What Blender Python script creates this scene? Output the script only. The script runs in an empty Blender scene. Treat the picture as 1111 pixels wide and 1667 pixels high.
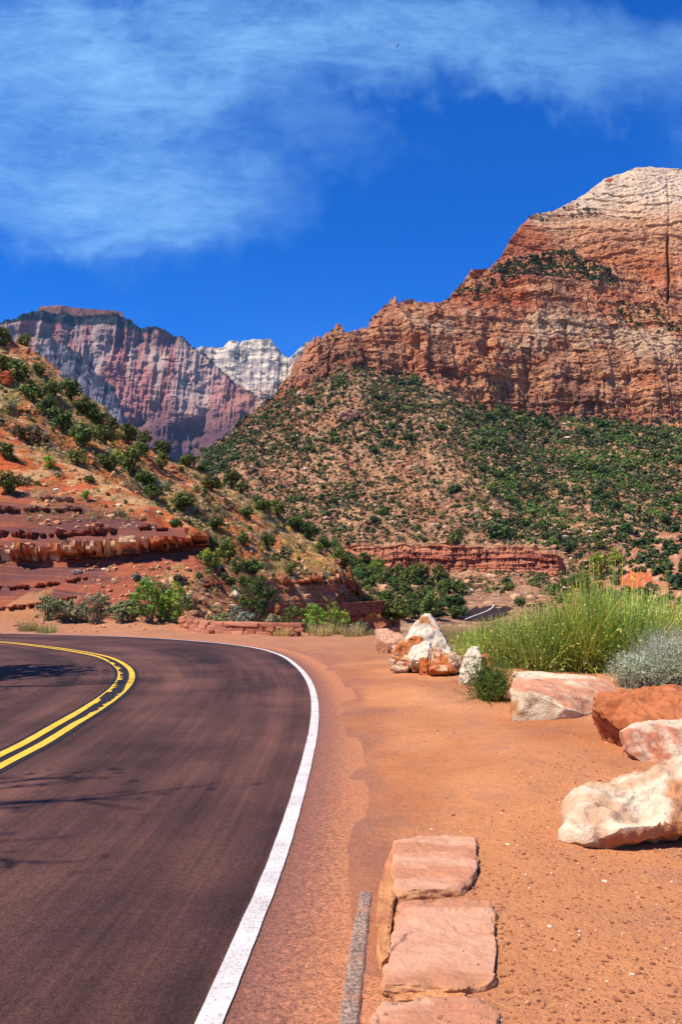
import bpy, bmesh, math, random
import numpy as np
from mathutils import Vector
R = math.radians
C = bpy.context.scene.collection
scene = bpy.context.scene
F = 1297.0; HZ = 970.0; CX = 555.5; EYE = 1.6
# ------------------------------------------------------------------ camera
cd = bpy.data.cameras.new("camera"); cam = bpy.data.objects.new("camera", cd); C.objects.link(cam)
cam.location = (0, 0, EYE); cam.rotation_euler = (R(90), 0, 0)
cd.sensor_fit = 'VERTICAL'; cd.sensor_height = 36; cd.sensor_width = 24; cd.lens = 28.01
cd.shift_y = (HZ-833.5)/1667.0; cd.clip_start = .05; cd.clip_end = 20000
scene.camera = cam
scene.render.resolution_x = 683; scene.render.resolution_y = 1024
vs = scene.view_settings
vs.view_transform = 'Standard'; vs.look = 'None'; vs.exposure = 0.70; vs.gamma = 1
# ------------------------------------------------------------------ sun
SUND = Vector((-.50, -.28, .82)).normalized()
sl = bpy.data.lights.new("sun", 'SUN'); sun = bpy.data.objects.new("sun", sl); C.objects.link(sun)
sl.energy = 5.0; sl.angle = R(.53); sl.color = (1, .93, .82)
sun.rotation_euler = SUND.to_track_quat('Z', 'Y').to_euler()
# ------------------------------------------------------------------ sky
w = bpy.data.worlds.new("World"); scene.world = w; w.use_nodes = True
nt = w.node_tree; N = nt.nodes; L = nt.links
for n in list(N): N.remove(n)
def nn(t, **k):
    n = N.new(t)
    for a, b in k.items(): setattr(n, a, b)
    return n
def setin(s, v):
    if isinstance(v, bpy.types.NodeSocket): L.new(v, s)
    elif isinstance(v, (tuple, list)) and len(v) == 3 and s.type == 'RGBA': s.default_value = (*v, 1)
    else: s.default_value = v
def M(op, a, b=0.0, c=0.0):
    n = nn('ShaderNodeMath', operation=op)
    setin(n.inputs[0], a); setin(n.inputs[1], b); setin(n.inputs[2], c)
    return n.outputs[0]
def mix(f, a, b, bt='MIX'):
    n = nn('ShaderNodeMix', data_type='RGBA', blend_type=bt)
    setin(n.inputs[0], f); setin(n.inputs[6], a); setin(n.inputs[7], b)
    return n.outputs[2]
def ramp(v, lo, hi, a=0.0, b=1.0, smooth=True):
    n = nn('ShaderNodeMapRange', interpolation_type='SMOOTHSTEP' if smooth else 'LINEAR')
    setin(n.inputs[0], v); n.inputs[1].default_value = lo; n.inputs[2].default_value = hi
    n.inputs[3].default_value = a; n.inputs[4].default_value = b
    return n.outputs[0]
def noise(vec, scale, detail=4, rough=.55, dist=0.0):
    n = nn('ShaderNodeTexNoise'); setin(n.inputs['Vector'], vec)
    n.inputs['Scale'].default_value = scale; n.inputs['Detail'].default_value = detail
    n.inputs['Roughness'].default_value = rough; n.inputs['Distortion'].default_value = dist
    return n.outputs[0]
def comb(x, y, z):
    n = nn('ShaderNodeCombineXYZ')
    for i, q in enumerate((x, y, z)): setin(n.inputs[i], q)
    return n.outputs[0]
sky = nn('ShaderNodeTexSky', sky_type='NISHITA', sun_disc=False)
sky.sun_elevation = math.asin(SUND.z); sky.sun_rotation = math.atan2(SUND.x, SUND.y)
sky.altitude = 2000; sky.air_density = 1.0; sky.dust_density = .1; sky.ozone_density = 4.0
hs = nn('ShaderNodeHueSaturation'); L.new(sky.outputs[0], hs.inputs['Color'])
hs.inputs['Saturation'].default_value = 1.5; hs.inputs['Hue'].default_value = .508; hs.inputs['Value'].default_value = 1.0
tc = nn('ShaderNodeTexCoord'); sp = nn('ShaderNodeSeparateXYZ'); L.new(tc.outputs['Generated'], sp.inputs[0])
dx, dy, dz = sp.outputs
yy = M('MAXIMUM', M('ABSOLUTE', dy), .12)
U = M('DIVIDE', dx, yy); V = M('DIVIDE', dz, yy)
uv = comb(U, V, 0.0)
wn1 = noise(uv, 3.0, 5, .6); wn2 = noise(comb(V, U, 4.0), 3.4, 5, .6)
U0, V0 = U, V
U = M('ADD', U, M('MULTIPLY', M('SUBTRACT', wn1, .5), .55)); V = M('ADD', V, M('MULTIPLY', M('SUBTRACT', wn2, .5), .36))
rot = nn('ShaderNodeMapping'); L.new(uv, rot.inputs[0]); rot.inputs['Rotation'].default_value = (0, 0, R(24)); rot.inputs['Scale'].default_value = (1.0, 3.2, 1)
streak = noise(rot.outputs[0], 3.6, 8, .62, .5)
fine = noise(rot.outputs[0], 13.0, 6, .65, .8)
puff = noise(uv, 6.0, 7, .6, .3)
def blob(px, py, rx, ry, ang=0):
    u0 = (px-CX)/F; v0 = (HZ-py)/F; ca, sa = math.cos(R(ang)), math.sin(R(ang))
    du = M('SUBTRACT', U, u0); dv = M('SUBTRACT', V, v0)
    a = M('DIVIDE', M('ADD', M('MULTIPLY', du, ca), M('MULTIPLY', dv, sa)), rx/F)
    b = M('DIVIDE', M('SUBTRACT', M('MULTIPLY', dv, ca), M('MULTIPLY', du, sa)), ry/F)
    return ramp(M('ADD', M('MULTIPLY', a, a), M('MULTIPLY', b, b)), 1.0, 0.0)
bl = None
for a, k in (((330, 90, 560, 170, 0), 1.0), ((820, 90, 420, 120, 8), .75), ((60, 250, 400, 230, -25), .75), ((110, 350, 480, 130, 4), .70), ((150, 375, 300, 70, 8), .5),
             ((30, 310, 190, 90, 0), .5), ((460, 215, 260, 70, -20), .35), ((180, 450, 60, 20, 0), .35), ((-500, 200, 500, 300, 0), .8), ((1400, 60, 500, 160, 10), .6)):
    q = M('MULTIPLY', blob(*a), k)
    bl = q if bl is None else M('SUBTRACT', M('ADD', bl, q), M('MULTIPLY', bl, q))
fib = noise(rot.outputs[0], 34.0, 5, .6, 1.2)
tex = M('ADD', M('ADD', M('MULTIPLY', streak, .62), M('MULTIPLY', puff, .42)), M('ADD', M('MULTIPLY', fine, .34), M('MULTIPLY', fib, .14)))
cl = M('ADD', M('MULTIPLY', ramp(tex, .50, 1.02, smooth=False), bl), M('MULTIPLY', M('MULTIPLY', ramp(tex, .55, 1.3, smooth=False), .10), ramp(V0, .45, .30)))
cl = M('MINIMUM', M('MULTIPLY', cl, 1.02), .85)
skyb = mix(1.0, hs.outputs[0], (.0, .88, 1.16), 'MULTIPLY')
skyc = mix(cl, skyb, (1.75, 3.6, 5.9))
bg = nn('ShaderNodeBackground'); L.new(skyc, bg.inputs[0]); bg.inputs[1].default_value = .114
ow = nn('ShaderNodeOutputWorld'); L.new(bg.outputs[0], ow.inputs[0])
# ------------------------------------------------------------------ helpers
rng = np.random.default_rng(7); random.seed(7)
def lin(c):
    c = np.asarray(c, float)/255.0
    return np.where(c <= .04045, c/12.92, ((c+.055)/1.055)**2.4)
def A(r, g, b, k=.62): return lin((r, g, b))*k*np.array([1.02, .97, .84])
def G(px, py, z=0.0):
    Y = (EYE-z)*F/(py-HZ); return ((px-CX)*Y/F, Y, z)
def W(px, py, Y): return ((px-CX)*Y/F, Y, EYE+(HZ-py)*Y/F)
def hsh(ix, iy, iz, s):
    h = (ix.astype(np.int64)*374761393+iy.astype(np.int64)*668265263+iz.astype(np.int64)*2147483647+s*1274126177) & 0xffffffff
    h = ((h ^ (h >> 13))*1274126177) & 0xffffffff
    h = ((h ^ (h >> 15))*2246822519) & 0xffffffff
    return ((h ^ (h >> 16)) & 0xffffff)/float(0xffffff)*2-1
def vn(x, y, z=0.0, s=0):
    x, y, z = np.broadcast_arrays(np.asarray(x, float), np.asarray(y, float), np.asarray(z, float))
    x0, y0, z0 = np.floor(x), np.floor(y), np.floor(z)
    fx, fy, fz = x-x0, y-y0, z-z0
    fx, fy, fz = (t*t*t*(t*(t*6-15)+10) for t in (fx, fy, fz))
    r = 0
    for i in (0, 1):
        wx = fx if i else 1-fx
        for j in (0, 1):
            wy = fy if j else 1-fy
            for k in (0, 1):
                wz = fz if k else 1-fz
                r = r+wx*wy*wz*hsh(x0+i, y0+j, z0+k, s)
    return r
def fbm(x, y, z=0.0, o=4, s=0, g=.5):
    r = 0; a = 1.0; f = 1.0
    for i in range(o):
        r = r+a*vn(np.asarray(x)*f, np.asarray(y)*f, np.asarray(z)*f, s+i*17); a *= g; f *= 2.03
    return r
def ridge(x, y, z=0.0, o=3, s=0):
    r = 0; a = 1.0; f = 1.0
    for i in range(o):
        r = r+a*(1-2*np.abs(vn(np.asarray(x)*f, np.asarray(y)*f, np.asarray(z)*f, s+i*31))); a *= .5; f *= 2.1
    return r
def ss(a, b, x):
    t = np.clip((np.asarray(x, float)-a)/(b-a), 0, 1); return t*t*(3-2*t)
def lerp(a, b, t):
    t = np.asarray(t)[..., None]; return np.asarray(a)*(1-t)+np.asarray(b)*t
def steps(z, tau, s, sharp=.18):
    """random hard-edged layer profile of height z: one value per layer, quick changes between layers"""
    q = z/tau; i = np.floor(q); f = q-i
    a = hsh(i, i*0+5, i*0, s); b = hsh(i+1, i*0+5, i*0, s)
    return a+(b-a)*ss(1-sharp, 1, f)
def mesh(name, V, Fc, col=None, smooth=False):
    me = bpy.data.meshes.new(name)
    V = np.ascontiguousarray(V, np.float32).reshape(-1, 3); Fc = np.ascontiguousarray(Fc, np.int32)
    n, k = Fc.shape
    me.vertices.add(len(V)); me.vertices.foreach_set('co', V.ravel())
    me.loops.add(n*k); me.loops.foreach_set('vertex_index', Fc.ravel())
    me.polygons.add(n); me.polygons.foreach_set('loop_start', np.arange(0, n*k, k, dtype=np.int32))
    me.update(calc_edges=True)
    me.polygons.foreach_set('use_smooth', np.full(n, smooth))
    if col is not None:
        at = me.color_attributes.new('Col', 'FLOAT_COLOR', 'POINT')
        cc = np.ones((len(V), 4), np.float32); cc[:, :3] = np.asarray(col).reshape(-1, 3); at.data.foreach_set('color', cc.ravel())
    return me
def gridfaces(nv, nu):
    i = np.arange(nv-1)[:, None]*nu+np.arange(nu-1)[None, :]
    return np.stack([i, i+1, i+nu+1, i+nu], -1).reshape(-1, 4)
def link(name, me, mat=None, parent=None, loc=None):
    o = bpy.data.objects.new(name, me); C.objects.link(o)
    if mat and me: me.materials.append(mat)
    if parent: o.parent = parent
    if loc is not None: o.location = loc
    return o
def tag(o, label=None, cat=None, group=None, kind=None):
    if label: o['label'] = label
    if cat: o['category'] = cat
    if group: o['group'] = group
    if kind: o['kind'] = kind
    return o
def empty(name, loc): return link(name, None, loc=loc)
def struct(o, label, cat): return tag(o, label, cat, kind='structure')
# ------------------------------------------------------------------ materials
def begin(name):
    global N, L, nt
    m = bpy.data.materials.new(name); m.use_nodes = True; nt = m.node_tree; N = nt.nodes; L = nt.links
    b = N['Principled BSDF']; b.inputs['Specular IOR Level'].default_value = .25
    return m, b
def bump(b, h, strength, dist):
    n = nn('ShaderNodeBump'); n.inputs['Strength'].default_value = strength; n.inputs['Distance'].default_value = dist
    L.new(h, n.inputs['Height']); L.new(n.outputs[0], b.inputs['Normal'])
def matC(name, s1=3.0, var=.35, bs=8.0, bd=.03, bst=.6, rough=.92, zs=1.0, spec=.15):
    """colour painted per vertex, broken up by two noises, with bump"""
    m, b = begin(name)
    at = nn('ShaderNodeAttribute', attribute_name='Col')
    pos = nn('ShaderNodeNewGeometry').outputs['Position']
    mp = nn('ShaderNodeMapping'); L.new(pos, mp.inputs[0]); mp.inputs['Scale'].default_value = (1, 1, zs)
    n1 = noise(mp.outputs[0], s1, 6, .65); n2 = noise(mp.outputs[0], s1*7, 3, .6)
    f = M('ADD', M('MULTIPLY', M('SUBTRACT', n1, .5), 2.4*var), M('ADD', M('MULTIPLY', M('SUBTRACT', n2, .5), 1.6*var), 1.0))
    c = mix(1.0, at.outputs['Color'], comb(f, f, f), 'MULTIPLY')
    L.new(c, b.inputs['Base Color']); b.inputs['Roughness'].default_value = rough; b.inputs['Specular IOR Level'].default_value = spec
    bump(b, noise(mp.outputs[0], bs, 6, .65), bst, bd)
    return m
m_leaf, b_ = begin('foliage'); at = nn('ShaderNodeAttribute', attribute_name='Col'); oi = nn('ShaderNodeObjectInfo')
h_ = nn('ShaderNodeHueSaturation'); L.new(at.outputs['Color'], h_.inputs['Color'])
L.new(ramp(oi.outputs['Random'], 0, 1, .475, .525, False), h_.inputs['Hue']); L.new(ramp(M('FRACT', M('MULTIPLY', oi.outputs['Random'], 7.3)), 0, 1, .72, 1.3, False), h_.inputs['Value'])
L.new(h_.outputs[0], b_.inputs['Base Color']); b_.inputs['Roughness'].default_value = .6; b_.inputs['Specular IOR Level'].default_value = .2
tr_ = nn('ShaderNodeBsdfTranslucent'); L.new(h_.outputs[0], tr_.inputs[0]); ms_ = nn('ShaderNodeMixShader'); ms_.inputs[0].default_value = .22
L.new(b_.outputs[0], ms_.inputs[1]); L.new(tr_.outputs[0], ms_.inputs[2]); L.new(ms_.outputs[0], N['Material Output'].inputs[0])
m_bark = matC('bark', 4, .4, 20, .02, .8)
m_cliff = matC('cliff_rock', .11, .26, .35, .9, .8, zs=2.5)
m_far = matC('distant_rock', .02, .22, .05, 6, .7, zs=1.5)
m_talus = matC('talus_soil', .5, .4, .9, .5, .9)
m_cut = matC('shale_cut', 2.0, .3, 5, .12, .8, zs=2)
m_hill = matC('hillside_soil', 1.2, .45, 4, .15, .9)
m_rock = matC('sandstone', 9, .24, 34, .022, .95)
m_stone = matC('flagstone', 8, .2, 40, .012, .8)
m_peb = matC('pebbles', 9, .2, 40, .004, .4)

# ------------------------------------------------------------------ loft of terrain sheets
def loft(curves, px, rows):
    """curves: lists of (px, py, distance); a curve may be ('z', height, [(px, distance)]). Returns px, py, Y, t arrays."""
    PY = []; YY = []
    for c in curves:
        if c[0] == 'z':
            q = np.array(c[2], float); Y = np.interp(px, q[:, 0], q[:, 1]); PY.append(HZ-(c[1]-EYE)*F/Y); YY.append(Y)
        else:
            q = np.array(c, float); PY.append(np.interp(px, q[:, 0], q[:, 1])); YY.append(np.interp(px, q[:, 0], q[:, 2]))
    return PY, YY
def fill(PY, YY, px, rows):
    py = []; Y = []; T = []
    for k, n in enumerate(rows):
        t = np.arange(n)/n
        if k == len(rows)-1: t = np.arange(n+1)/n
        Yk = YY[k][None]*(1-t[:, None])+YY[k+1][None]*t[:, None]
        z0 = (HZ-PY[k])*YY[k]; z1 = (HZ-PY[k+1])*YY[k+1]     # interpolate in real height
        zk = z0[None]*(1-t[:, None])+z1[None]*t[:, None]
        Y.append(Yk); py.append(HZ-zk/Yk); T.append(np.repeat((k+t)[:, None], len(px), 1))
    py = np.vstack(py); Y = np.vstack(Y); T = np.vstack(T); PX = np.repeat(px[None], len(py), 0)
    return PX, py, Y, T
def topos(PX, py, Y):
    return np.stack([(PX-CX)*Y/F, Y, EYE+(HZ-py)*Y/F], -1)
def push(P, d):
    h = P[..., :2]/np.linalg.norm(P[..., :2], axis=-1, keepdims=True)
    P[..., :2] -= h*d[..., None]
def poly(pts): return np.array(pts, float)
def inter(pts, px): q = poly(pts); return np.interp(px, q[:, 0], q[:, 1])
def inside(px, py, pts):
    q = poly(pts); r = np.zeros(np.shape(px), bool); j = len(q)-1
    for i in range(len(q)):
        c = ((q[i, 1] > py) != (q[j, 1] > py)) & (px < (q[j, 0]-q[i, 0])*(py-q[i, 1])/(q[j, 1]-q[i, 1]+1e-9)+q[i, 0])
        r ^= c; j = i
    return r

# ================================================================== GROUND SHEET
def sinhspace(n, lo, hi, k):
    a = np.arcsinh(lo/k); b = np.arcsinh(hi/k); return k*np.sinh(np.linspace(a, b, n))
def shelf_edge(x): return np.interp(x, [-60, -25, -8, -5, -3.6, -2.6, -.9, 1.1, 2.2, 3.6, 6.5, 9, 13, 20, 40, 90], [58, 56, 50, 47, 40, 36, 33.5, 31, 29.5, 25, 22, 21, 19.5, 18, 12, 0])
gx = sinhspace(520, -7000, 7000, 6); gy = sinhspace(560, -3000, 9000, 6)
X, Y = np.meshgrid(gx, gy)
e = Y-shelf_edge(X)+1.2*fbm(X/3, Y/3, o=3, s=3)
base = -.42*np.clip(e, 0, 22)-.02*np.clip(e-22, 0, 200)
near = (e < 0)
# road keeps the ground flat; the rest undulates a little
und = .05*fbm(X/1.7, Y/1.7, o=3, s=9)+.018*fbm(X/.35, Y/.35, o=2, s=11)
Yq = np.array([-20, -5, 0, 3.03, 4.58, 6.6, 10.6, 12.6, 15.3, 18.4, 20, 21.7, 24.6, 27.0, 29.2, 31.2, 33, 34, 36.5])
roadfar = np.interp(Y, Yq, [-1.4, -.6, -.2, -.03, .06, .1, .12, .1, -.05, -.35, -.6, -.9, -1.7, -2.9, -4.6, -6.6, -11, -15, -60])
offr = ss(.3, 1.5, X-roadfar)
edge_ = X-roadfar-.22*fbm(X/.8, Y/1.6, o=4, s=15)
Z = base+und*np.clip(offr+ss(0, 2, e), 0, 1)-.02+.034*ss(-.1, .12, edge_)+.03*offr
# low rubble bank along the outside of the bend
Z += .35*ss(35, 38, Y)*ss(44, 40, Y)*ss(-4, -8, X)*(1+.5*fbm(X/.9, Y/.9, o=2, s=5))*ss(-60, -25, X)
d1 = A(220, 150, 106, .68); d2 = A(206, 134, 92, .66); d3 = A(230, 168, 126, .68); d4 = A(176, 112, 82, .62)
c = lerp(d1, d2, ss(-.3, .5, fbm(X/1.3, Y/2.5, o=4, s=21)))
c = lerp(c, d3, .6*ss(.1, .8, fbm(X/2.4, Y/3, o=4, s=22)))
c = lerp(c, d4, .65*ss(7, 16, Y)*ss(-.2, .6, fbm(X/2, Y/2, o=3, s=23)))
c = lerp(c, A(196, 140, 112, .6), ss(14, 25, Y)*.75)
c = lerp(c, A(182, 122, 102, .62), ss(.55, .0, edge_+.25*fbm(X/.5, Y/.9, o=3, s=33))*ss(28, 24, Y))
m_g, b_ = begin('red_dirt'); at = nn('ShaderNodeAttribute', attribute_name='Col'); pos = nn('ShaderNodeNewGeometry').outputs['Position']
n1 = noise(pos, 2.2, 7, .6); n2 = noise(pos, 45, 5, .7); n3 = noise(pos, 13, 5, .65)
vor = nn('ShaderNodeTexVoronoi'); L.new(pos, vor.inputs['Vector']); vor.inputs['Scale'].default_value = 34; vor.inputs['Randomness'].default_value = 1
speck = M('MULTIPLY', ramp(vor.outputs['Distance'], .20, .12), ramp(noise(pos, 2.1, 4), .42, .6))
f = M('ADD', M('ADD', M('MULTIPLY', M('SUBTRACT', n1, .5), .45), M('MULTIPLY', M('SUBTRACT', n2, .5), .5)), M('ADD', M('MULTIPLY', M('SUBTRACT', n3, .5), .35), 1.0))
c1 = mix(1.0, at.outputs['Color'], comb(f, f, f), 'MULTIPLY')
gp1 = ramp(M('ADD', noise(pos, 1.4, 5, .65), M('MULTIPLY', M('SUBTRACT', noise(pos, 60, 3, .7), .5), .9)), .55, .72)
c1 = mix(M('MULTIPLY', gp1, .6), c1, (.27, .135, .10))
c2 = mix(M('MULTIPLY', speck, .8), c1, (.17, .075, .05))
L.new(c2, b_.inputs['Base Color']); b_.inputs['Roughness'].default_value = .95; b_.inputs['Specular IOR Level'].default_value = .1
bump(b_, M('ADD', M('MULTIPLY', n2, .8), M('ADD', n3, M('MULTIPLY', speck, .6))), .8, .03)
g = link('ground', mesh('ground', np.stack([X, Y, Z], -1), gridfaces(*X.shape), c, True), m_g)
struct(g, 'bare orange red dirt shoulder beside the road bend', 'ground')

# ================================================================== ROAD
def spline(pts, n):
    p = np.array(pts, float); d = np.r_[0, np.cumsum(np.linalg.norm(np.diff(p, axis=0), axis=1))]
    m = np.gradient(p, d, axis=0); s = np.linspace(0, d[-1], n); i = np.clip(np.searchsorted(d, s)-1, 0, len(d)-2)
    h = (d[i+1]-d[i])[:, None]; t = ((s-d[i])[:, None])/h
    return (2*t**3-3*t**2+1)*p[i]+(t**3-2*t**2+t)*h*m[i]+(-2*t**3+3*t**2)*p[i+1]+(t**3-t**2)*h*m[i+1]
def gp(L_): return [G(a, b)[:2] for a, b in L_]
white = [(-1.6, -14), (-1.0, -5), (-.62, 0)]+gp([(347, 1655), (443.6, 1423), (493, 1267), (513, 1166), (511.5, 1136), (501, 1106), (481.5, 1083.5), (453.7, 1066), (413.4, 1054.8), (353, 1047), (282, 1041.3), (201.7, 1036.8), (100, 1033.6), (0, 1031.2)])+[(-24, 36), (-45, 37), (-80, 33)]
yel = [(-4.6, -14), (-3.9, -5), (-3.5, 0), (-3.3, 4)]+gp([(0, 1239.5), (50.4, 1214), (101, 1184), (151, 1154), (186.5, 1128.6), (204, 1108), (204, 1093), (191, 1080.5), (166, 1069.6), (121, 1060.5), (60.5, 1052), (0, 1045.6)])+[(-20, 30.6), (-45, 31.5), (-80, 28)]
NS = 1400
Wl = spline(white, NS); Yl = spline(yel, NS)
def nrm(p):
    t = np.gradient(p, axis=0); t /= np.linalg.norm(t, axis=1, keepdims=True); return np.stack([t[:, 1], -t[:, 0]], 1)  # to the outer side
def smooth(p, k):
    q = p.copy()
    for _ in range(k): q[1:-1] = (q[:-2]+2*q[1:-1]+q[2:])/4
    return q
def relax(n, k=40):
    n = smooth(n, k); return n/np.linalg.norm(n, axis=1, keepdims=True)
# pair every yellow sample with its nearest point on the white line (monotone)
def pair(a, b):
    idx = np.array([np.argmin(((b-p)**2).sum(1)) for p in a]); idx = np.maximum.accumulate(idx)
    return smooth(b[idx], 60)
Wp = pair(Yl, Wl); Yn = relax(nrm(Yl)); Wn = relax(nrm(Wp))
inner = Yl-Yn*3.5
us = np.r_[np.linspace(0, 1, 10), np.linspace(1, 2, 12)[1:], 2.07, 2.14, 2.2]
rows = []
for u in us:
    if u <= 1: rows.append(inner*(1-u)+Yl*u)
    elif u <= 2: rows.append(Yl*(2-u)+Wp*(u-1))
    else: rows.append(Wp+Wn*(u-2)*3.4)
P = np.stack(rows, 1)                       # NS x nu x 2
P3 = np.concatenate([P, np.full(P.shape[:2]+(1,), .006)], -1)
arc = np.r_[0, np.cumsum(np.linalg.norm(np.diff(Yl, axis=0), axis=1))]
def ribbon_mesh(name, P3, us, arc, flat=False):
    me = mesh(name, P3, gridfaces(*P3.shape[:2])[:, ::-1], None, True)
    uvl = me.uv_layers.new(name='UV'); vi = np.zeros(len(me.loops), np.int32); me.loops.foreach_get('vertex_index', vi)
    nu = P3.shape[1]; q = np.stack([np.asarray(us)[vi % nu], arc[vi//nu]], 1).astype(np.float32)
    uvl.data.foreach_set('uv', q.ravel()); return me
m_road, b_ = begin('maroon_asphalt')
uvn = nn('ShaderNodeUVMap', uv_map='UV'); s_ = nn('ShaderNodeSeparateXYZ'); L.new(uvn.outputs[0], s_.inputs[0]); u_, v_, _z = s_.outputs
pos = nn('ShaderNodeNewGeometry').outputs['Position']
st1 = noise(comb(M('MULTIPLY', u_, 3.5), M('MULTIPLY', v_, .10), 0.0), 1.0, 5, .55)
st2 = noise(comb(M('MULTIPLY', u_, 16.0), M('MULTIPLY', v_, .16), 3.0), 1.0, 5, .6)
st3 = noise(comb(M('MULTIPLY', u_, 60.0), M('MULTIPLY', v_, .35), 3.0), 1.0, 3, .6)
patch = noise(pos, .55, 5, .6); spk = noise(pos, 95, 3, .75); spk2 = noise(pos, 30, 4, .7)
lane = M('FRACT', u_)                       # position across one lane
worn = M('ADD', ramp(M('ABSOLUTE', M('SUBTRACT', lane, .22)), .17, .0), M('MULTIPLY', ramp(M('ABSOLUTE', M('SUBTRACT', lane, .83)), .12, .0), .45))
k_ = M('ADD', M('ADD', M('MULTIPLY', worn, .33), M('MULTIPLY', M('SUBTRACT', st1, .5), 1.3)), M('ADD', M('MULTIPLY', M('SUBTRACT', st2, .5), .8), M('ADD', M('MULTIPLY', M('SUBTRACT', st3, .5), .45), M('MULTIPLY', M('SUBTRACT', patch, .5), 1.2))))
cc = mix(ramp(k_, -.45, 1.05), tuple(A(60, 38, 38, .60)), tuple(A(140, 94, 84, .62)))
cc = mix(M('MULTIPLY', ramp(k_, -.1, -.55), .7), cc, tuple(A(42, 27, 32, .6)))
cc = mix(ramp(u_, 1.97, 2.04, 0, .8), cc, tuple(A(168, 112, 98, .6)))
cc = mix(M('MULTIPLY', ramp(M('ADD', u_, M('MULTIPLY', M('SUBTRACT', spk2, .5), .22)), 2.03, 2.15), .9), cc, tuple(A(204, 136, 98, .62)))
cc = mix(ramp(v_, 45, 62, 0, .12), cc, tuple(A(176, 118, 100, .6)))
fs = M('ADD', M('ADD', M('MULTIPLY', M('SUBTRACT', spk, .5), 3.4), M('MULTIPLY', ramp(noise(pos, 210, 2, .6), .58, .72), .8)), M('ADD', M('MULTIPLY', M('SUBTRACT', spk2, .5), .7), 1.0))
cc = mix(1.0, cc, comb(fs, fs, fs), 'MULTIPLY')
L.new(cc, b_.inputs['Base Color']); b_.inputs['Roughness'].default_value = .82; b_.inputs['Specular IOR Level'].default_value = .22
bump(b_, spk, .5, .006)
road = link('road', ribbon_mesh('road', P3, us, arc), m_road)
struct(road, 'dark maroon asphalt road bending round the dirt shoulder', 'road')
def line_mat(name, col, wear, under, lo, hi, scale=60):
    m, b = begin(name); pos = nn('ShaderNodeNewGeometry').outputs['Position']
    n = M('ADD', M('MULTIPLY', noise(pos, scale, 4, .75), .8), M('MULTIPLY', noise(pos, 6, 4, .6), .2))
    n2 = noise(pos, 3, 4, .6)
    c = mix(ramp(n2, .3, .7), tuple(col), tuple(np.array(col)*.78))
    c = mix(M('MULTIPLY', ramp(n, lo, hi), wear), c, tuple(under)); L.new(c, b.inputs['Base Color'])
    b.inputs['Roughness'].default_value = .7; bump(b, noise(pos, 90, 3, .7), .4, .004); return m
def off_ribbon(path, nr, a, b, z, i0=0, i1=None, jag=None):
    p = path[i0:i1]; q = nr[i0:i1]; s = arcs(p)
    wa = np.full(len(p), a); wb = np.full(len(p), b)
    wa = wa+.002*fbm(s*4, 0*s, o=2, s=41); wb = wb+.002*fbm(s*4, 0*s, o=2, s=42)
    if jag is not None: wa = wa+jag(p)[0]; wb = wb+jag(p)[1]
    q3 = np.stack([p+q*wa[:, None], p+q*wb[:, None]], 1)
    return np.concatenate([q3, np.full(q3.shape[:2]+(1,), z)], -1), s
def arcs(p): return np.r_[0, np.cumsum(np.linalg.norm(np.diff(p, axis=0), axis=1))]
NF = 9000
Wf = spline(white, NF); Wfn = relax(nrm(Wf), 60); Yf = spline(yel, NF); Yfn = relax(nrm(Yf), 60)
P_, s_a = off_ribbon(Wf, Wfn, -.052, .052, .014)
link('edge_line', ribbon_mesh('edge_line', P_, [0, 1], s_a), line_mat('white_paint', (.62, .57, .52), .7, A(150, 110, 100), .48, .66), road)
P_, s_a = off_ribbon(Yf, Yfn, -.23, .23, .010)
link('tar_strip', ribbon_mesh('tar_strip', P_, [0, 1], s_a), line_mat('black_tar', A(40, 38, 50, .6), .25, A(80, 60, 60), .5, .6), road)
def jagged(which):
    def f(p):
        yv = p[:, 1]; xx = p[:, 0]
        a = ss(10.5, 13.0, yv)*ss(21.5, 18.5, yv)
        s = arcs(p); n = np.abs(vn(s*3.1, 0*s, s=71+which))+.6*np.abs(vn(s*9.7, 0*s, s=75+which))
        if which == 0: return (0*s, -a*np.clip(n*.10-.015, 0, .085))       # inner stripe loses its outer side
        b = ss(9.8, 11.0, yv)*ss(14.6, 13.2, yv)
        return (b*np.clip(n*.08, 0, .06), 0*s)
    return f
my = line_mat('yellow_paint', (.74, .42, .035), .5, A(70, 50, 45), .58, .68)
P_, s_a = off_ribbon(Yf, Yfn, -.165, -.055, .015, jag=jagged(0)); link('centre_line', ribbon_mesh('centre_line', P_, [0, 1], s_a), my, road)
P_, s_a = off_ribbon(Yf, Yfn, .055, .165, .015, jag=jagged(1)); link('centre_line', ribbon_mesh('centre_line', P_, [0, 1], s_a), my, road)
# the same road further on, at the foot of the cut
q = spline([(-16.2, 44.2), (-22, 44.8), (-32, 45.5), (-48, 46), (-90, 43)], 60); qn = nrm(q)
P_ = np.stack([q-qn*1.6, q+qn*1.6], 1); P_ = np.concatenate([P_, np.full(P_.shape[:2]+(1,), .20)], -1)
struct(link('road', ribbon_mesh('road_beyond', P_, [1.0, 1.9], arcs(q)), m_road), 'short strip of dark road at the foot of the shale cut', 'road')

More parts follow.
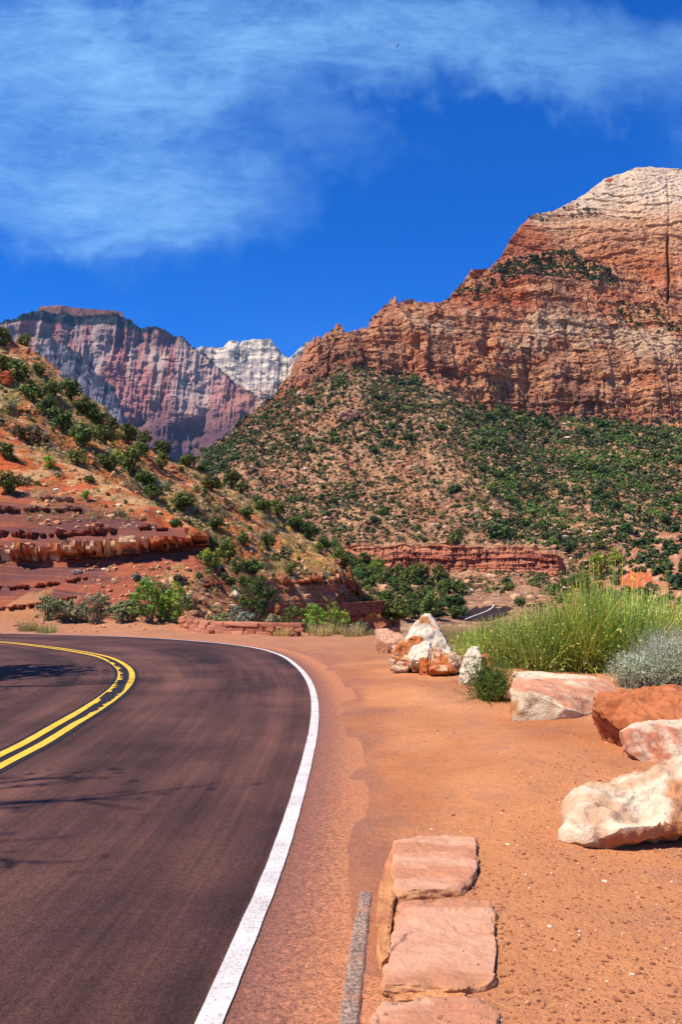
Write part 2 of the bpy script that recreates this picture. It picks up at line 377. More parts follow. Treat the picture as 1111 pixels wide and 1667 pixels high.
# ================================================================== HILL A: the near road cut
px = np.unique(np.r_[np.linspace(-520, -20, 120), np.linspace(-20, 402, 800)])
top = [(-520, 560, 92), (-200, 640, 84), (0, 700, 79), (60, 735, 78), (163, 775, 75), (242, 815, 70), (300, 850, 64), (318, 860, 61), (329, 871, 59), (338, 893, 58.4), (365, 925, 58.2), (390, 962, 57.5), (396, 992, 56.5), (402, 1012, 56)]
tY = poly(top)
cur = [[(-520, 1018, 46), (300, 1018, 46), (330, 1018, 47), (402, 1018, 51)],
       [(-520, 934, 54.5), (0, 930, 54.5), (150, 920, 54.7), (250, 908, 55.2), (318, 900, 56), (345, 912, 56.5), (390, 970, 55.5), (402, 1016, 54)],
       [(-520, 895, 56), (0, 893, 56), (120, 888, 56.2), (250, 878, 56.7), (330, 872, 57.5), (402, 1012, 56)],
       [(-520, 870, 58.5), (0, 868, 58.5), (185, 866, 59), (300, 858, 60), (402, 1012, 57)],
       [(-520, 830, 62), (0, 828, 62), (130, 830, 62.5), (242, 832, 64), (402, 1012, 58)], top,
       ('z', -4, [(-520, 112), (0, 98), (242, 88), (402, 66)])]
PYc, YYc = loft(cur, px, None)
for k in range(1, 5):
    bad = PYc[k] < PYc[5]+1.0*(5-k); PYc[k] = np.where(bad, PYc[5]+1.0*(5-k), PYc[k]); YYc[k] = np.where(bad, YYc[5]-.25*(5-k), YYc[k])
PX, PY, Y, T = fill(PYc, YYc, px, [170, 40, 40, 60, 190, 30])
P = topos(PX, PY, Y); x, y, z = P[..., 0], P[..., 1], P[..., 2]
lay = z+.05*x+.12*fbm(x/4, z/2, o=3, s=61)
lower = ss(1.15, .9, T); up = ss(2, 2.3, T)
isc = ss(4.6, 4.0, T)                                       # bedded part; above it loose slope
d = .05*steps(lay, .9, 5)+.025*steps(lay, .21, 6)+.12*fbm(x/1.5, y/1.5, z/1.5, o=4, s=62)
d = d*isc+(1-isc)*(.35*fbm(x/2.2, y/2.2, z/2.2, o=5, s=63)+.25*ridge(x/5, y/5, z/3, s=64))
orr = ss(.1, .5, fbm((x-z*.9)/5, z/7, o=3, s=65)+.6*ss(230, 300, PX)-.25)  # orange rubble
d = d+.22*orr*fbm(x/.7, y/.7, z/.7, o=3, s=66)*ss(2.2, 3, T)
rill = ridge((x+z*.8)/1.1, z/9, o=2, s=67)
d = d-.04*rill*lower
push(P, d*np.clip(T*3, 0, 1)*ss(6, 5, T))
maroon = A(136, 82, 72, .60); mar2 = A(118, 74, 72, .60); orange = A(206, 104, 58, .62); tan = A(206, 158, 112, .60); redc = A(180, 98, 70, .60)
c = lerp(maroon, mar2, ss(-.3, .4, fbm(x/6, z/1.2, o=3, s=70)))
c = lerp(c, redc, .85*ss(.0, .4, steps(lay, .55, 8)*.6+fbm(x/9, z/3, o=3, s=72)*.6+.5*ss(1, 0, T)*ss(150, 0, PX)))
c = lerp(c, redc, ss(250, 330, PX)*ss(1.1, .9, T)*.9)
c = lerp(c, A(226, 160, 128), .5*ss(.72, .8, hsh(np.floor(lay/.07), np.floor(lay/.07)*0, np.floor(x/9), 3))*isc*.3)
c = lerp(c, lerp(orange, tan, ss(-.1, .6, fbm(x/3, y/4, z/3, o=4, s=73))), ss(3.9, 4.4, T+.35*fbm(x/5, z/5, o=3, s=74)+.8*ss(90, 260, PX)))
c = lerp(c, orange, orr*ss(2.4, 3.2, T)*.8)
c = lerp(c, A(222, 176, 128, .6), .8*ss(.25, .6, fbm(x/1.6, y/2, z/1.4, o=4, s=79))*ss(3.6, 4.6, T)*ss(300, 220, PX))
debris = ss(-.1, .35, fbm((x-z*.5)/2.2, z/3, o=4, s=75)+.9*ss(250, 300, PX)*ss(385, 330, PX)*ss(1.0, .6, T)-.45+.5*ss(.5, .0, T)*ss(240, 300, PX))
c = lerp(c, A(196, 140, 100), .75*debris*ss(1.2, .9, T))
hillA = link('hill', mesh('road_cut', P, gridfaces(*PX.shape), c, False), m_cut)
struct(hillA, 'maroon shale road cut under a pale jointed ledge', 'hill')
gridA = (P, PX, PY, T)

# ================================================================== HILL B: bushy hillside behind
px = np.linspace(-620, 652, 900)
skyB = [(-620, 430, 135), (-200, 500, 120), (0, 549, 115), (20, 556, 115), (50, 572, 114), (100, 615, 113), (150, 650, 112), (210, 698, 112), (270, 744, 112), (300, 757, 112), (330, 768, 112), (400, 806, 113), (450, 838, 113), (500, 872, 113), (540, 903, 112), (556, 912, 111), (570, 930, 109), (592, 972, 106), (652, 996, 104)]
cur = [('z', -12, [(-620, 56), (300, 58), (400, 64), (450, 74), (600, 88), (652, 92)]),
       [(-620, 970, 62), (300, 970, 66), (380, 960, 74), (450, 956, 85), (545, 952, 92), (592, 982, 98), (652, 1000, 101)],
       [(-620, 895, 64), (0, 890, 66), (200, 890, 68), (300, 905, 72), (375, 932, 78), (450, 934, 87), (545, 936, 94), (592, 976, 100), (652, 998, 102)],
       skyB, ('z', -8, [(-620, 230), (652, 190)])]
PYc, YYc = loft(cur, px, None)
PX, PY, Y, T = fill(PYc, YYc, px, [50, 40, 420, 60])
P = topos(PX, PY, Y); x, y, z = P[..., 0].copy(), P[..., 1].copy(), P[..., 2].copy()
d = 1.2*fbm(x/14, y/14, z/14, o=3, s=80)+.45*fbm(x/2.6, y/2.6, z/2.6, o=5, s=81, g=.6)+.5*ridge(x/7, y/7, z/5, s=82)
cutB = ss(2.05, 1.9, T)*ss(360, 385, PX)
d = d*(1-cutB)+cutB*(.25*steps(z+.1*fbm(x/3, z/3, o=2, s=1), .35, 9)+.3*fbm(x/2, y/2, z/2, o=3, s=84))
nose = ss(540, 556, PX)*ss(600, 590, PX)
d = d+nose*.8*np.abs(fbm(x/1.2, y/1.5, z/1.2, o=3, s=85))
fade = np.clip(T*4, 0, 1)*ss(4, 3.05, T)
P[..., 2] += .55*d*fade*(1-cutB); push(P, (.55+.45*cutB)*d*fade)
tanb = A(188, 146, 98, .58); grs = A(160, 142, 84, .55); orb = A(202, 122, 74, .6); gryb = A(178, 140, 112, .55)
n1 = fbm(x/6, y/6, z/6, o=4, s=90)
c = lerp(tanb, grs, ss(-.15, .5, fbm(x/3, y/3, z/3, o=5, s=91)))
c = lerp(c, orb, ss(.05, .55, n1+.35*ss(120, 0, PX)*ss(640, 700, PY)))
c = lerp(c, A(214, 160, 92), .85*ss(440, 480, PX)*ss(-.35, .3, fbm(x/4, y/4, z/4, o=4, s=92))*ss(2.0, 2.2, T))
c = lerp(c, A(204, 122, 88), cutB*ss(-.8, .3, fbm(x/3, z/2, o=3, s=93)))
c = lerp(c, A(150, 72, 50), nose*.8)
c = lerp(c, A(228, 190, 160), .6*ss(.45, .62, fbm(x/1.1, y/1.1, z/1.1, o=3, s=95)))
hillB = link('hill', mesh('bushy_hillside', P, gridfaces(*PX.shape), c, False), m_hill)
struct(hillB, 'tan bush dotted hillside falling towards the valley', 'hill')

# ================================================================== TALUS SLOPE
px = np.unique(np.r_[np.linspace(-100, 330, 60), np.linspace(330, 1140, 760), np.linspace(1140, 1900, 120)])
foot = [(420, 662), (455, 640), (483, 617), (505, 612), (530, 604), (560, 588), (585, 582), (610, 592), (640, 606), (656, 611), (700, 618), (733, 630), (758, 656), (810, 669), (867, 681), (963, 688), (1111, 694), (1300, 690), (1900, 640)]
tt = [(-100, 960, 470), (200, 850, 480), (300, 765, 500), (335, 735, 520), (360, 716, 535), (380, 699, 545), (400, 680, 560), (420, 662, 575), (440, 648, 590), (460, 632, 600), (483, 610, 612)]+[(a, b-9, 625) for a, b in foot[4:]]
lowtop = [(-100, 915, 320), (560, 892, 330), (700, 888, 335), (905, 895, 340), (930, 910, 345), (1000, 905, 350), (1140, 900, 360), (1900, 880, 360)]
lowbot = [(-100, 950, 305), (560, 932, 316), (700, 932, 320), (905, 935, 326), (930, 938, 332), (1000, 945, 335), (1140, 950, 340), (1900, 930, 340)]
cur = [('z', -13, [(-100, 95), (1900, 60)]), [(-100, 990, 180), (560, 992, 190), (760, 1002, 200), (1111, 1002, 200), (1900, 1000, 200)], lowbot, lowtop,
       [(-100, 905, 400), (300, 850, 420), (400, 800, 430), (560, 785, 440), (700, 768, 440), (740, 772, 436), (800, 800, 425), (850, 825, 430), (1000, 790, 470), (1140, 790, 480), (1900, 760, 480)], tt,
       ('z', 0, [(-100, 700), (335, 760), (483, 900), (1900, 1100)])]
PYc, YYc = loft(cur, px, None)
for k in (3, 4):
    bad = PYc[k] < PYc[5]+2*(5-k); PYc[k] = np.where(bad, PYc[5]+2*(5-k), PYc[k]); YYc[k] = np.where(bad, YYc[5]-12*(5-k), YYc[k])
PX, PY, Y, T = fill(PYc, YYc, px, [60, 110, 90, 210, 300, 30])
P = topos(PX, PY, Y); x, y, z = P[..., 0].copy(), P[..., 1].copy(), P[..., 2].copy()
fade = ss(6, 5.2, T)*ss(.3, 1.3, T)
gul = ridge((x-.15*y)/46, y/300, z/260, o=3, s=101)
d = 3.0*gul+7*fbm(x/70, y/90, z/60, o=3, s=102)
roughd = 1.5*fbm(x/9, y/9, z/7, o=5, s=103, g=.62)+.9*np.abs(fbm(x/3.2, y/3.2, z/2.5, o=3, s=104))
roughd = roughd*(1-.93*(ss(728, 745, PX)*ss(850, 832, PX)*ss(968, 976, PY)*ss(1022, 1012, PY)))
band = ss(540, 566, PX)*ss(914, 902, PX)*ss(1.94, 2.0, T)*ss(3.02, 2.96, T)    # lower red cliff, steep part of the sheet
push(P, (d*.5+roughd*.7)*fade*(1-band)); P[..., 2] += (roughd*.5+d*.1)*fade*(1-band)
talus_g = (P, PX, PY, T)
t1 = A(196, 150, 116, .60); t2 = A(172, 122, 94, .58); t3 = A(212, 162, 120, .6); red = A(190, 112, 82, .6)
c = lerp(t1, t2, ss(-.3, .5, fbm(x/22, y/25, z/18, o=5, s=110, g=.6)))
c = lerp(c, t3, .75*ss(0, .6, fbm(x/35, y/35, z/30, o=4, s=111))*ss(3, 4, T))
streakr = ss(.25, .6, fbm((x+.2*z)/9, z/60, o=3, s=112)+.25*ss(330, 480, PX)*ss(560, 470, PX))
c = lerp(c, red, .4*streakr*ss(2.9, 3.5, T))
c = lerp(c, A(190, 104, 74), .85*inside(PX, PY, [(340, 745), (420, 655), (480, 610), (470, 660), (430, 690), (400, 720)])*ss(-.7, .1, fbm(x/12, z/12, o=3, s=5)))
c = lerp(c, A(150, 112, 98), .6*ss(2, 1.2, T))
c = lerp(c, A(222, 184, 150), .5*ss(.42, .60, fbm(x/3.0, y/3.5, z/3.0, o=3, s=113)))
c = lerp(c, A(96, 62, 52), .55*ss(.40, .62, fbm(x/2.6, y/3.0, z/2.6, o=3, s=114)))
talus = link('mountain', mesh('talus_slope', P, gridfaces(*PX.shape), c, False), m_talus)
struct(talus, 'broad pinkish talus slope dotted with green bushes under the cliffs', 'mountain slope')

# ------------------------------------------------------------------ strata cliff displacement
def cliffd(x, y, z, sc, s):
    wz = z+sc*1.6*fbm(x/(sc*22), z/(sc*30), y/(sc*22), o=3, s=s)
    lay = 1.2*steps(wz, sc*6.5, s+1)+.9*steps(wz, sc*2.3, s+2, .3)+.5*steps(wz, sc*.9, s+3, .4)
    crk = ridge(x/(sc*7), z/(sc*34), y/(sc*7), o=3, s=s+4)
    blk = hsh(np.floor(x/(sc*4.6)+.55*fbm(x/(sc*7), z/(sc*16), o=2, s=s+5)), np.floor(wz/(sc*13)), x*0, s+6)+.7*hsh(np.floor(x/(sc*11)+.4*fbm(x/(sc*9), z/(sc*20), o=2, s=s+25)), np.floor(wz/(sc*26)), x*0, s+26)
    bl2 = hsh(np.floor(x/(sc*1.9)+1.1*fbm(x/(sc*4), z/(sc*3), o=2, s=s+15)), np.floor(wz/(sc*2.3)), x*0, s+16)
    return sc*(.5*lay-.8*np.clip(crk-.6, 0, 2)+1.0*blk+.38*bl2+.9*fbm(x/(sc*10), y/(sc*10), z/(sc*12), o=6, s=s+7, g=.6)), wz, crk
# ================================================================== LOWER RED CLIFF BAND
px = np.linspace(548, 924, 640)
ends = ss(548, 572, px)*ss(924, 908, px)
tp = np.interp(px, [548, 560, 620, 700, 760, 840, 880, 905, 915, 924], [900, 893, 889, 888, 889, 892, 897, 902, 908, 925])+2.2*fbm(px/22, px*0, o=3, s=1)
bt = np.interp(px, [548, 600, 760, 900, 924], [930, 934, 933, 940, 938])
Y0 = 336-18*ends
rowsn = 120; t = np.linspace(0, 1, rowsn)[:, None]
py = (bt+8)[None]*(1-t)+tp[None]*t; Yb = (Y0[None]-3)*(1-t)+(Y0[None]+4)*t
PX = np.repeat(px[None], rowsn, 0)
backY = np.linspace(1, 0, 14)[:, None]**2
py2 = np.repeat(tp[None], 12, 0); Yb2 = Yb[-1][None]+np.linspace(1.5, 34, 12)[:, None]; py2 = HZ-((HZ-tp)*Yb[-1])[None]/Yb2-np.linspace(0, 1, 12)[:, None]*-6
P = np.concatenate([topos(PX, py, Yb), topos(np.repeat(px[None], 12, 0), py2, Yb2)], 0)
x, y, z = P[..., 0].copy(), P[..., 1].copy(), P[..., 2].copy()
dd, wz, crk = cliffd(x, y, z, .55, 200)
und = ss(.5, .8, steps(wz, 1.7, 77))
dd = dd*1.9+2.0*fbm(x/16, z/12, o=2, s=210)
fl = np.r_[np.ones(rowsn), np.linspace(.8, 0, 12)][:, None]
push(P, dd*fl*ends[None])
pinkr = A(212, 140, 108, .62); dkr = A(128, 76, 66, .6)
c = lerp(pinkr, A(200, 122, 96, .6), ss(-.4, .4, steps(wz, 1.4, 11)))
c = lerp(c, dkr, .75*ss(.35, .8, steps(wz, .8, 12)+.4*fbm(x/6, z/2, o=3, s=13)))
c = lerp(c, A(216, 150, 124), .6*ss(.2, .7, fbm(x/5, z/2, o=4, s=14)))
o = link('cliff', mesh('lower_cliff', P, gridfaces(*P.shape[:2]), c, False), m_cliff)
tag(o, 'low band of layered red cliff across the foot of the slope', 'cliff', kind='structure')

# ================================================================== MAIN CLIFFS AND DOME
px = np.unique(np.r_[np.linspace(440, 1150, 980), np.linspace(1150, 1800, 160)])
sk = [(440, 655, 640), (470, 612, 640), (483, 589, 640), (495, 572, 640), (505, 558, 642), (520, 549, 645), (540, 536, 648), (553, 531, 650), (558, 534, 650), (562, 544, 650), (575, 541, 652), (598, 537, 655), (610, 515, 656), (621, 499, 658), (634, 492, 660), (646, 488, 660), (655, 492, 660), (675, 492, 662), (690, 497, 665), (707, 499, 670), (730, 496, 672), (738, 484, 675), (746, 470, 680), (768, 440, 690), (797, 435, 700), (808, 428, 705), (819, 418, 710), (829, 397, 715), (840, 378, 720), (850, 366, 725), (870, 349, 735), (905, 342, 750), (944, 322, 765), (965, 307, 775), (985, 291, 785), (1010, 283, 795), (1040, 273, 800), (1060, 272, 805), (1111, 276, 810), (1300, 290, 820), (1500, 350, 820), (1800, 430, 820)]
def setY(L_): return L_
cur = [[(a, b+40, 588) for a, b in foot[0:]], [(a, b+0, 603) for a, b in foot],
       [(440, 650, 625), (483, 602, 625), (560, 562, 614), (656, 572, 612), (733, 590, 612), (800, 615, 612), (960, 632, 612), (1111, 640, 612), (1800, 640, 612)],
       [(440, 650, 628), (483, 596, 628), (560, 546, 622), (656, 525, 624), (733, 540, 626), (800, 560, 628), (960, 572, 630), (1111, 580, 630), (1800, 590, 630)],
       [(440, 650, 632), (560, 540, 640), (656, 500, 645), (740, 512, 650), (830, 505, 648), (900, 500, 650), (1000, 525, 655), (1111, 525, 655), (1800, 540, 655)],
       [(440, 650, 632), (560, 536, 645), (656, 494, 650), (740, 488, 665), (800, 478, 675), (860, 462, 672), (900, 466, 675), (960, 480, 678), (1040, 505, 676), (1111, 512, 676), (1800, 520, 676)],
       [(440, 650, 635), (656, 491, 655), (740, 482, 672), (815, 431, 700), (850, 430, 702), (900, 425, 705), (935, 420, 705), (1000, 450, 698), (1060, 480, 694), (1111, 490, 692), (1800, 490, 692)],
       [(440, 650, 636), (740, 480, 676), (815, 425, 707), (830, 402, 712), (860, 382, 718), (950, 372, 724), (1050, 370, 720), (1111, 372, 718), (1800, 400, 720)],
       sk, [(a, (HZ-(HZ-b)*c_*.93/(c_+90)), c_+90) for a, b, c_ in sk], ('z', 0, [(440, 900), (1800, 1500)])]
PYc, YYc = loft(cur, px, None)
ns = 8
for k in range(1, ns):
    bad = PYc[k] < PYc[ns]+1.2*(ns-k); PYc[k] = np.where(bad, PYc[ns]+1.2*(ns-k), PYc[k]); YYc[k] = np.where(bad, np.minimum(YYc[k], YYc[ns]-1.5*(ns-k)), YYc[k])
PX, PY, Y, T = fill(PYc, YYc, px, [20, 120, 110, 90, 60, 70, 110, 150, 20, 12])
P = topos(PX, PY, Y); x, y, z = P[..., 0].copy(), P[..., 1].copy(), P[..., 2].copy()
dd, wz, crk = cliffd(x, y, z, 1.9, 300)
dome = ss(6.0, 6.35, T)*ss(800, 850, PX)
dome2 = ss(6.9, 7.4, T)*ss(820, 870, PX)
but = 7*ridge(x/52, z/160, y/90, o=3, s=320)+4*ridge((x+.25*z)/23, z/60, o=3, s=321)
xb = z+.20*x+14*fbm(x/90, z/70, o=2, s=330); xb2 = z-.28*x+10*fbm(x/60, z/60, o=2, s=331)
sel = ss(-.2, .2, fbm(x/60, z/35, o=2, s=332))
domed = 1.5*(steps(xb, 4.5, 41)*sel+steps(xb2, 4.0, 42)*(1-sel))+.8*fbm(x/10, z/5, y/10, o=4, s=43)+4*fbm(x/60, z/60, o=2, s=44)
crack = np.exp(-((PX-1089-1.2*np.sin(PY/17))/1.9)**2)*(.3*ss(285, 300, PY)+.7*ss(375, 395, PY))*ss(505, 490, PY)
tot = (dd+but)*(1-.82*dome)+domed*dome
edge = np.minimum(1, np.clip((8.02-T)*3.0, 0.02, 1)); fr = ss(10, 8.6, T)
small = .9*fbm(x/4, y/4, z/3, o=4, s=340)
skyj = ss(7.2, 8, T)*ss(860, 700, PX)*(2.2*steps(x+.3*z, 5, 91)+1.6*steps(x, 2.1, 92))
push(P, tot*edge*ss(8.5, 8, T)+small-5*crack)
P[..., 2] += skyj*ss(9, 8, T)+.5*small
o1 = A(214, 150, 112, .6); o2 = A(194, 122, 90, .6); cr = A(220, 172, 134, .6); wh = A(222, 196, 168, .6); dk = A(128, 90, 80, .6); rd = A(186, 92, 62, .6)
n1 = fbm(x/30, z/14, y/40, o=5, s=350, g=.6)
c = lerp(o1, o2, ss(-.4, .4, n1))
c = lerp(c, cr, .5*ss(0, .5, fbm(x/16, wz/6, o=5, s=351, g=.6)))
lowp = ss(1.9, 1.0, T+.9*fbm(x/80, z/40, o=3, s=352)-.6*ss(740, 900, PX))
c = lerp(c, lerp(dk, A(160, 104, 84), ss(-.4, .5, steps(wz, 4.5, 55))), .6*lowp*ss(-.5, .3, fbm(x/12, wz/3.5, o=4, s=353)))
var_ = ss(.3, 1.1, ridge(x/26, z/130, o=3, s=354))                      # dark varnish streaks down the walls
c = lerp(c, dk, .42*var_*(1-dome))
whb = ss(2.5, 3.2, T)*ss(4.3, 3.6, T)*ss(640, 700, PX)*ss(-.25, .35, fbm(x/35, z/16, o=4, s=355)+.25*ss(780, 900, PX))
c = lerp(c, wh, .65*whb)
c = lerp(c, rd, .7*ss(3.6, 4.2, T)*ss(5.6, 4.9, T)*ss(700, 780, PX)*ss(1000, 940, PX)*ss(-.3, .2, fbm(x/25, z/20, o=3, s=356)))
c = lerp(c, dk, .5*ss(.45, .7, steps(wz, 1.4, 57, .5)+.35*fbm(x/9, z/4, o=2, s=358))*(1-dome))
lo_ = A(206, 132, 88, .62); hi_ = A(236, 210, 188, .64); mid_ = A(224, 168, 130, .62)
hgt = PY+10*fbm(x/40, z/25, o=3, s=360)
dc = lerp(hi_, mid_, ss(315, 375, hgt)); dc = lerp(dc, lo_, ss(370, 430, hgt))
dc = lerp(dc, A(190, 104, 66), .8*ss(1010, 1090, PX)*ss(385, 430, hgt)*ss(-.4, .3, fbm(x/8, z/70, o=3, s=361)))
dc = lerp(dc, A(222, 168, 146), .7*ss(1094, 1100, PX)*ss(385, 400, PY)*ss(-.3, .3, fbm(x/3, z/60, o=3, s=362)))
dc = lerp(dc, A(168, 120, 92), .62*ss(.5, .85, np.where(sel > .5, steps(xb, 2.2, 63), steps(xb2, 2.0, 64))))
dc = lerp(dc, A(196, 112, 78), .8*ss(905, 860, PX+40*fbm(x/30, z/30, o=3, s=363)))
c = lerp(c, dc, np.clip(dome, 0, 1))
c = lerp(c, A(82, 50, 44), np.clip(crack*1.2, 0, 1)*.6)
c = lerp(c, A(176, 66, 40), .9*inside(PX, PY, [(985, 296), (992, 290), (1002, 291), (996, 298)]))
cliff = link('mountain', mesh('main_cliffs', P, gridfaces(*PX.shape), c, False), m_cliff)
struct(cliff, 'layered orange sandstone cliffs rising to a cream domed summit', 'mountain')
cliff_g = (P, PX, PY, T)

# ================================================================== RIGHT LOWER SLOPE
px = np.linspace(880, 1900, 360)
cur = [('z', -14, [(880, 150), (1900, 90)]), [(880, 1000, 215), (1000, 985, 215), (1111, 985, 210), (1900, 985, 170)],
       [(880, 985, 232), (920, 962, 240), (960, 950, 245), (1000, 932, 250), (1030, 895, 258), (1060, 872, 262), (1111, 858, 268), (1300, 800, 285), (1900, 700, 300)],
       ('z', -4, [(880, 290), (1900, 420)])]
PYc, YYc = loft(cur, px, None); PX, PY, Y, T = fill(PYc, YYc, px, [30, 30, 150, 20][:3])
P = topos(PX, PY, Y); x, y, z = P[..., 0].copy(), P[..., 1].copy(), P[..., 2].copy()
d = 1.6*fbm(x/12, y/12, z/9, o=5, s=400, g=.6)+1.5*ridge(x/20, y/30, z/30, s=401)
fd = ss(3, 2.1, T)*ss(0, 1, T); push(P, d*fd*.7); P[..., 2] += d*fd*.3
c = lerp(A(196, 140, 108), A(178, 118, 90), ss(-.4, .4, fbm(x/8, y/8, z/8, o=4, s=402)))
c = lerp(c, A(204, 104, 66), .9*inside(PX+6*fbm(x/5, z/5, o=2, s=4), PY+4*fbm(x/5, z/5, o=2, s=6), [(1012, 938), (1040, 928), (1062, 932), (1068, 950), (1040, 962), (1008, 962)]))
c = lerp(c, A(226, 196, 172), .6*ss(.42, .60, fbm(x/2.0, y/2, z/2.0, o=3, s=403)))
rs = link('hill', mesh('side_slope', P, gridfaces(*PX.shape), c, False), m_talus)
struct(rs, 'near side slope with an orange earth patch above the valley', 'hill')

# ================================================================== FAR MOUNTAINS
def farm(name, px, skl, base, rows, seed, colf, lab, amp=1.0):
    back = [(a, HZ-(HZ-b)*c_*.95/(c_+500), c_+500) for a, b, c_ in skl]
    PYc, YYc = loft([base[0], base[1], skl, back], px, None)
    PX, PY, Y, T = fill(PYc, YYc, px, rows)
    P = topos(PX, PY, Y); x, y, z = P[..., 0].copy(), P[..., 1].copy(), P[..., 2].copy()
    dd, wz, crk = cliffd(x, y, z, 9, seed)
    vert = 26*ridge(x/210, z/900, o=4, s=seed+9)+9*ridge(x/45, z/400, o=3, s=seed+10)+30*fbm(x/160, z/160, o=4, s=seed+11)
    push(P, amp*(dd*.5+1.25*vert)*ss(2.6, 1.98, T))
    P[..., 2] += amp*6*fbm(x/40, z/40, y/200, o=3, s=seed+12)*ss(3, 2, T)
    P[..., 2] += (10*fbm(x/25, x*0, o=4, s=seed+20)*ss(1.3, 2, T)*ss(3, 2, T)) if seed == 540 else 0
    o = link('mountain', mesh(name, P, gridfaces(*PX.shape), colf(PX, PY, T, x, z, wz), False), m_far); struct(o, lab, 'mountain')
    return P, PX, PY, T
def colA(PX, PY, T, x, z, wz):
    pk = A(184, 122, 118, .62); pl = A(190, 160, 156, .62); mr = A(156, 82, 84, .6); dk = A(106, 74, 90, .58)
    n = fbm(x/110, z/900, o=5, s=501, g=.6)
    c = lerp(pl, pk, ss(-.5, .35, n-.5*ss(640, 560, PY)))
    c = lerp(c, mr, .65*ss(.15, .8, fbm(x/75, z/300, o=4, s=502)+.5*np.exp(-((PX-225)/24)**2)*ss(720, 560, PY)+.35*ss(110, 0, PX)))
    c = lerp(c, A(180, 128, 104), .55*ss(270, 380, PX)*ss(-.3, .3, fbm(x/90, z/120, o=4, s=503)))
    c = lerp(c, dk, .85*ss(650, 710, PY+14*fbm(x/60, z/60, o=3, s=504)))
    c = lerp(c, A(214, 178, 168), .8*inside(PX+3*fbm(x/30, z/30, o=2, s=2), PY, [(208, 604), (216, 606), (230, 632), (226, 636)]))
    c = lerp(c, A(206, 172, 142), .8*inside(PX, PY, [(262, 573), (273, 573), (273, 583), (264, 584)]))
    c = lerp(c, A(84, 58, 66), .45*ss(.4, .9, steps(wz, 22, 505)+.3*fbm(x/60, z/60, o=2, s=506)))
    # wooded shelf below the cap
    shelf = inter([(-400, 525), (7, 532), (30, 529), (60, 528), (200, 536), (240, 540), (300, 552), (620, 560)], PX)
    c = lerp(c, A(42, 44, 46, .6), (PX < 250)*ss(shelf+2, shelf-1, PY)*ss(-1.6, -.9, fbm(x/12, z/8, o=3, s=507)))
    return c
px = np.linspace(-520, 560, 760)
skA = [(-520, 540, 3650), (0, 531, 3600), (7, 527, 3600), (30, 524, 3600), (50, 518, 3610), (60, 514, 3620), (200, 518, 3620), (215, 524, 3600), (230, 530, 3600), (245, 534, 3600), (270, 540, 3600), (297, 548, 3600), (308, 556, 3600), (318, 566, 3600), (326, 572, 3600), (345, 590, 3590), (370, 612, 3580), (390, 628, 3570), (415, 648, 3560), (440, 655, 3560), (560, 700, 3560)]
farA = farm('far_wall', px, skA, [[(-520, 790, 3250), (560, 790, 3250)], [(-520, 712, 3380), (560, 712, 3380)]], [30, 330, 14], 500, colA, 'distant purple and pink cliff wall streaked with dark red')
px = np.linspace(56, 216, 160)
cap = [(56, 519, 3700), (61, 508, 3700), (64, 501, 3705), (100, 500, 3705), (128, 503, 3705), (150, 504, 3705), (185, 507, 3700), (198, 510, 3700), (202, 520, 3700), (216, 523, 3700)]
farm('cap', px, cap, [[(56, 530, 3640), (216, 535, 3640)], [(56, 519, 3670), (66, 516, 3680), (198, 519, 3680), (216, 524, 3670)]], [10, 30, 8], 560,
     lambda PX, PY, T, x, z, wz: lerp(lerp(A(50, 50, 48, .6), A(170, 112, 100, .58), ss(.95, 1.15, T)), A(90, 58, 58), .6*ss(-.2, .5, steps(wz, 12, 3))), 'flat topped red mesa cap crowning the distant cliff wall', .35)
def colW(PX, PY, T, x, z, wz):
    c = lerp(A(232, 216, 200, .64), A(198, 180, 172, .62), ss(-.2, .5, fbm(x/60, z/40, o=5, s=521, g=.6)))
    c = lerp(c, A(150, 136, 140, .6), .6*ss(.3, .8, steps(wz, 18, 522)+.3*fbm(x/40, z/40, o=2, s=5)))
    c = lerp(c, A(190, 140, 120, .6), .6*ss(625, 650, PY+8*fbm(x/60, z/60, o=3, s=523)))
    return lerp(c, A(60, 66, 66, .6), .8*ss(.42, .62, fbm(x/34, z/20, o=4, s=524)+.25*ss(574, 562, PY)))
px = np.linspace(300, 620, 420)
skW = [(300, 575, 4300), (318, 571, 4300), (330, 567, 4300), (345, 566, 4300), (364, 569, 4300), (369, 561, 4300), (373, 557, 4300), (381, 556, 4300), (387, 558, 4300), (390, 563, 4300), (396, 555, 4300), (405, 553, 4300), (430, 552, 4300), (440, 554, 4300), (446, 561, 4300), (455, 572, 4300), (463, 581, 4300), (469, 585, 4300), (478, 580, 4200), (490, 568, 4150), (497, 561, 4150), (520, 556, 4150), (620, 560, 4150)]
farm('white_dome', px, skW, [[(300, 720, 4000), (620, 720, 4000)], [(300, 650, 4080), (620, 650, 4080)]], [20, 240, 14], 520, colW, 'pale grey white rock dome in the gap between the cliffs', .55)
def colS(PX, PY, T, x, z, wz):
    c = lerp(A(150, 140, 156, .55), A(122, 112, 134, .55), ss(-.4, .4, fbm(x/40, z/90, o=5, s=541, g=.6)))  # bluish shade of the pale buttress is put into its rock colour
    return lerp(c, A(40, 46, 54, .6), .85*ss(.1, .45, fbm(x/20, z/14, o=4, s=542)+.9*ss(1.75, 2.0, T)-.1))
px = np.linspace(0, 260, 420)
skS = [(0, 640, 3150), (50, 577, 3150), (66, 566, 3150), (78, 556, 3150), (86, 552, 3150), (98, 563, 3150), (115, 572, 3150), (135, 584, 3150), (150, 592, 3150), (162, 612, 3150), (180, 626, 3150), (190, 645, 3140), (205, 680, 3120), (230, 720, 3100), (260, 770, 3100)]
farm('side_buttress', px, skS, [[(0, 800, 2900), (260, 800, 2900)], [(0, 770, 2950), (260, 790, 2950)]], [10, 220, 14], 540, colS, 'shaded blue grey buttress standing before the distant wall', .35)
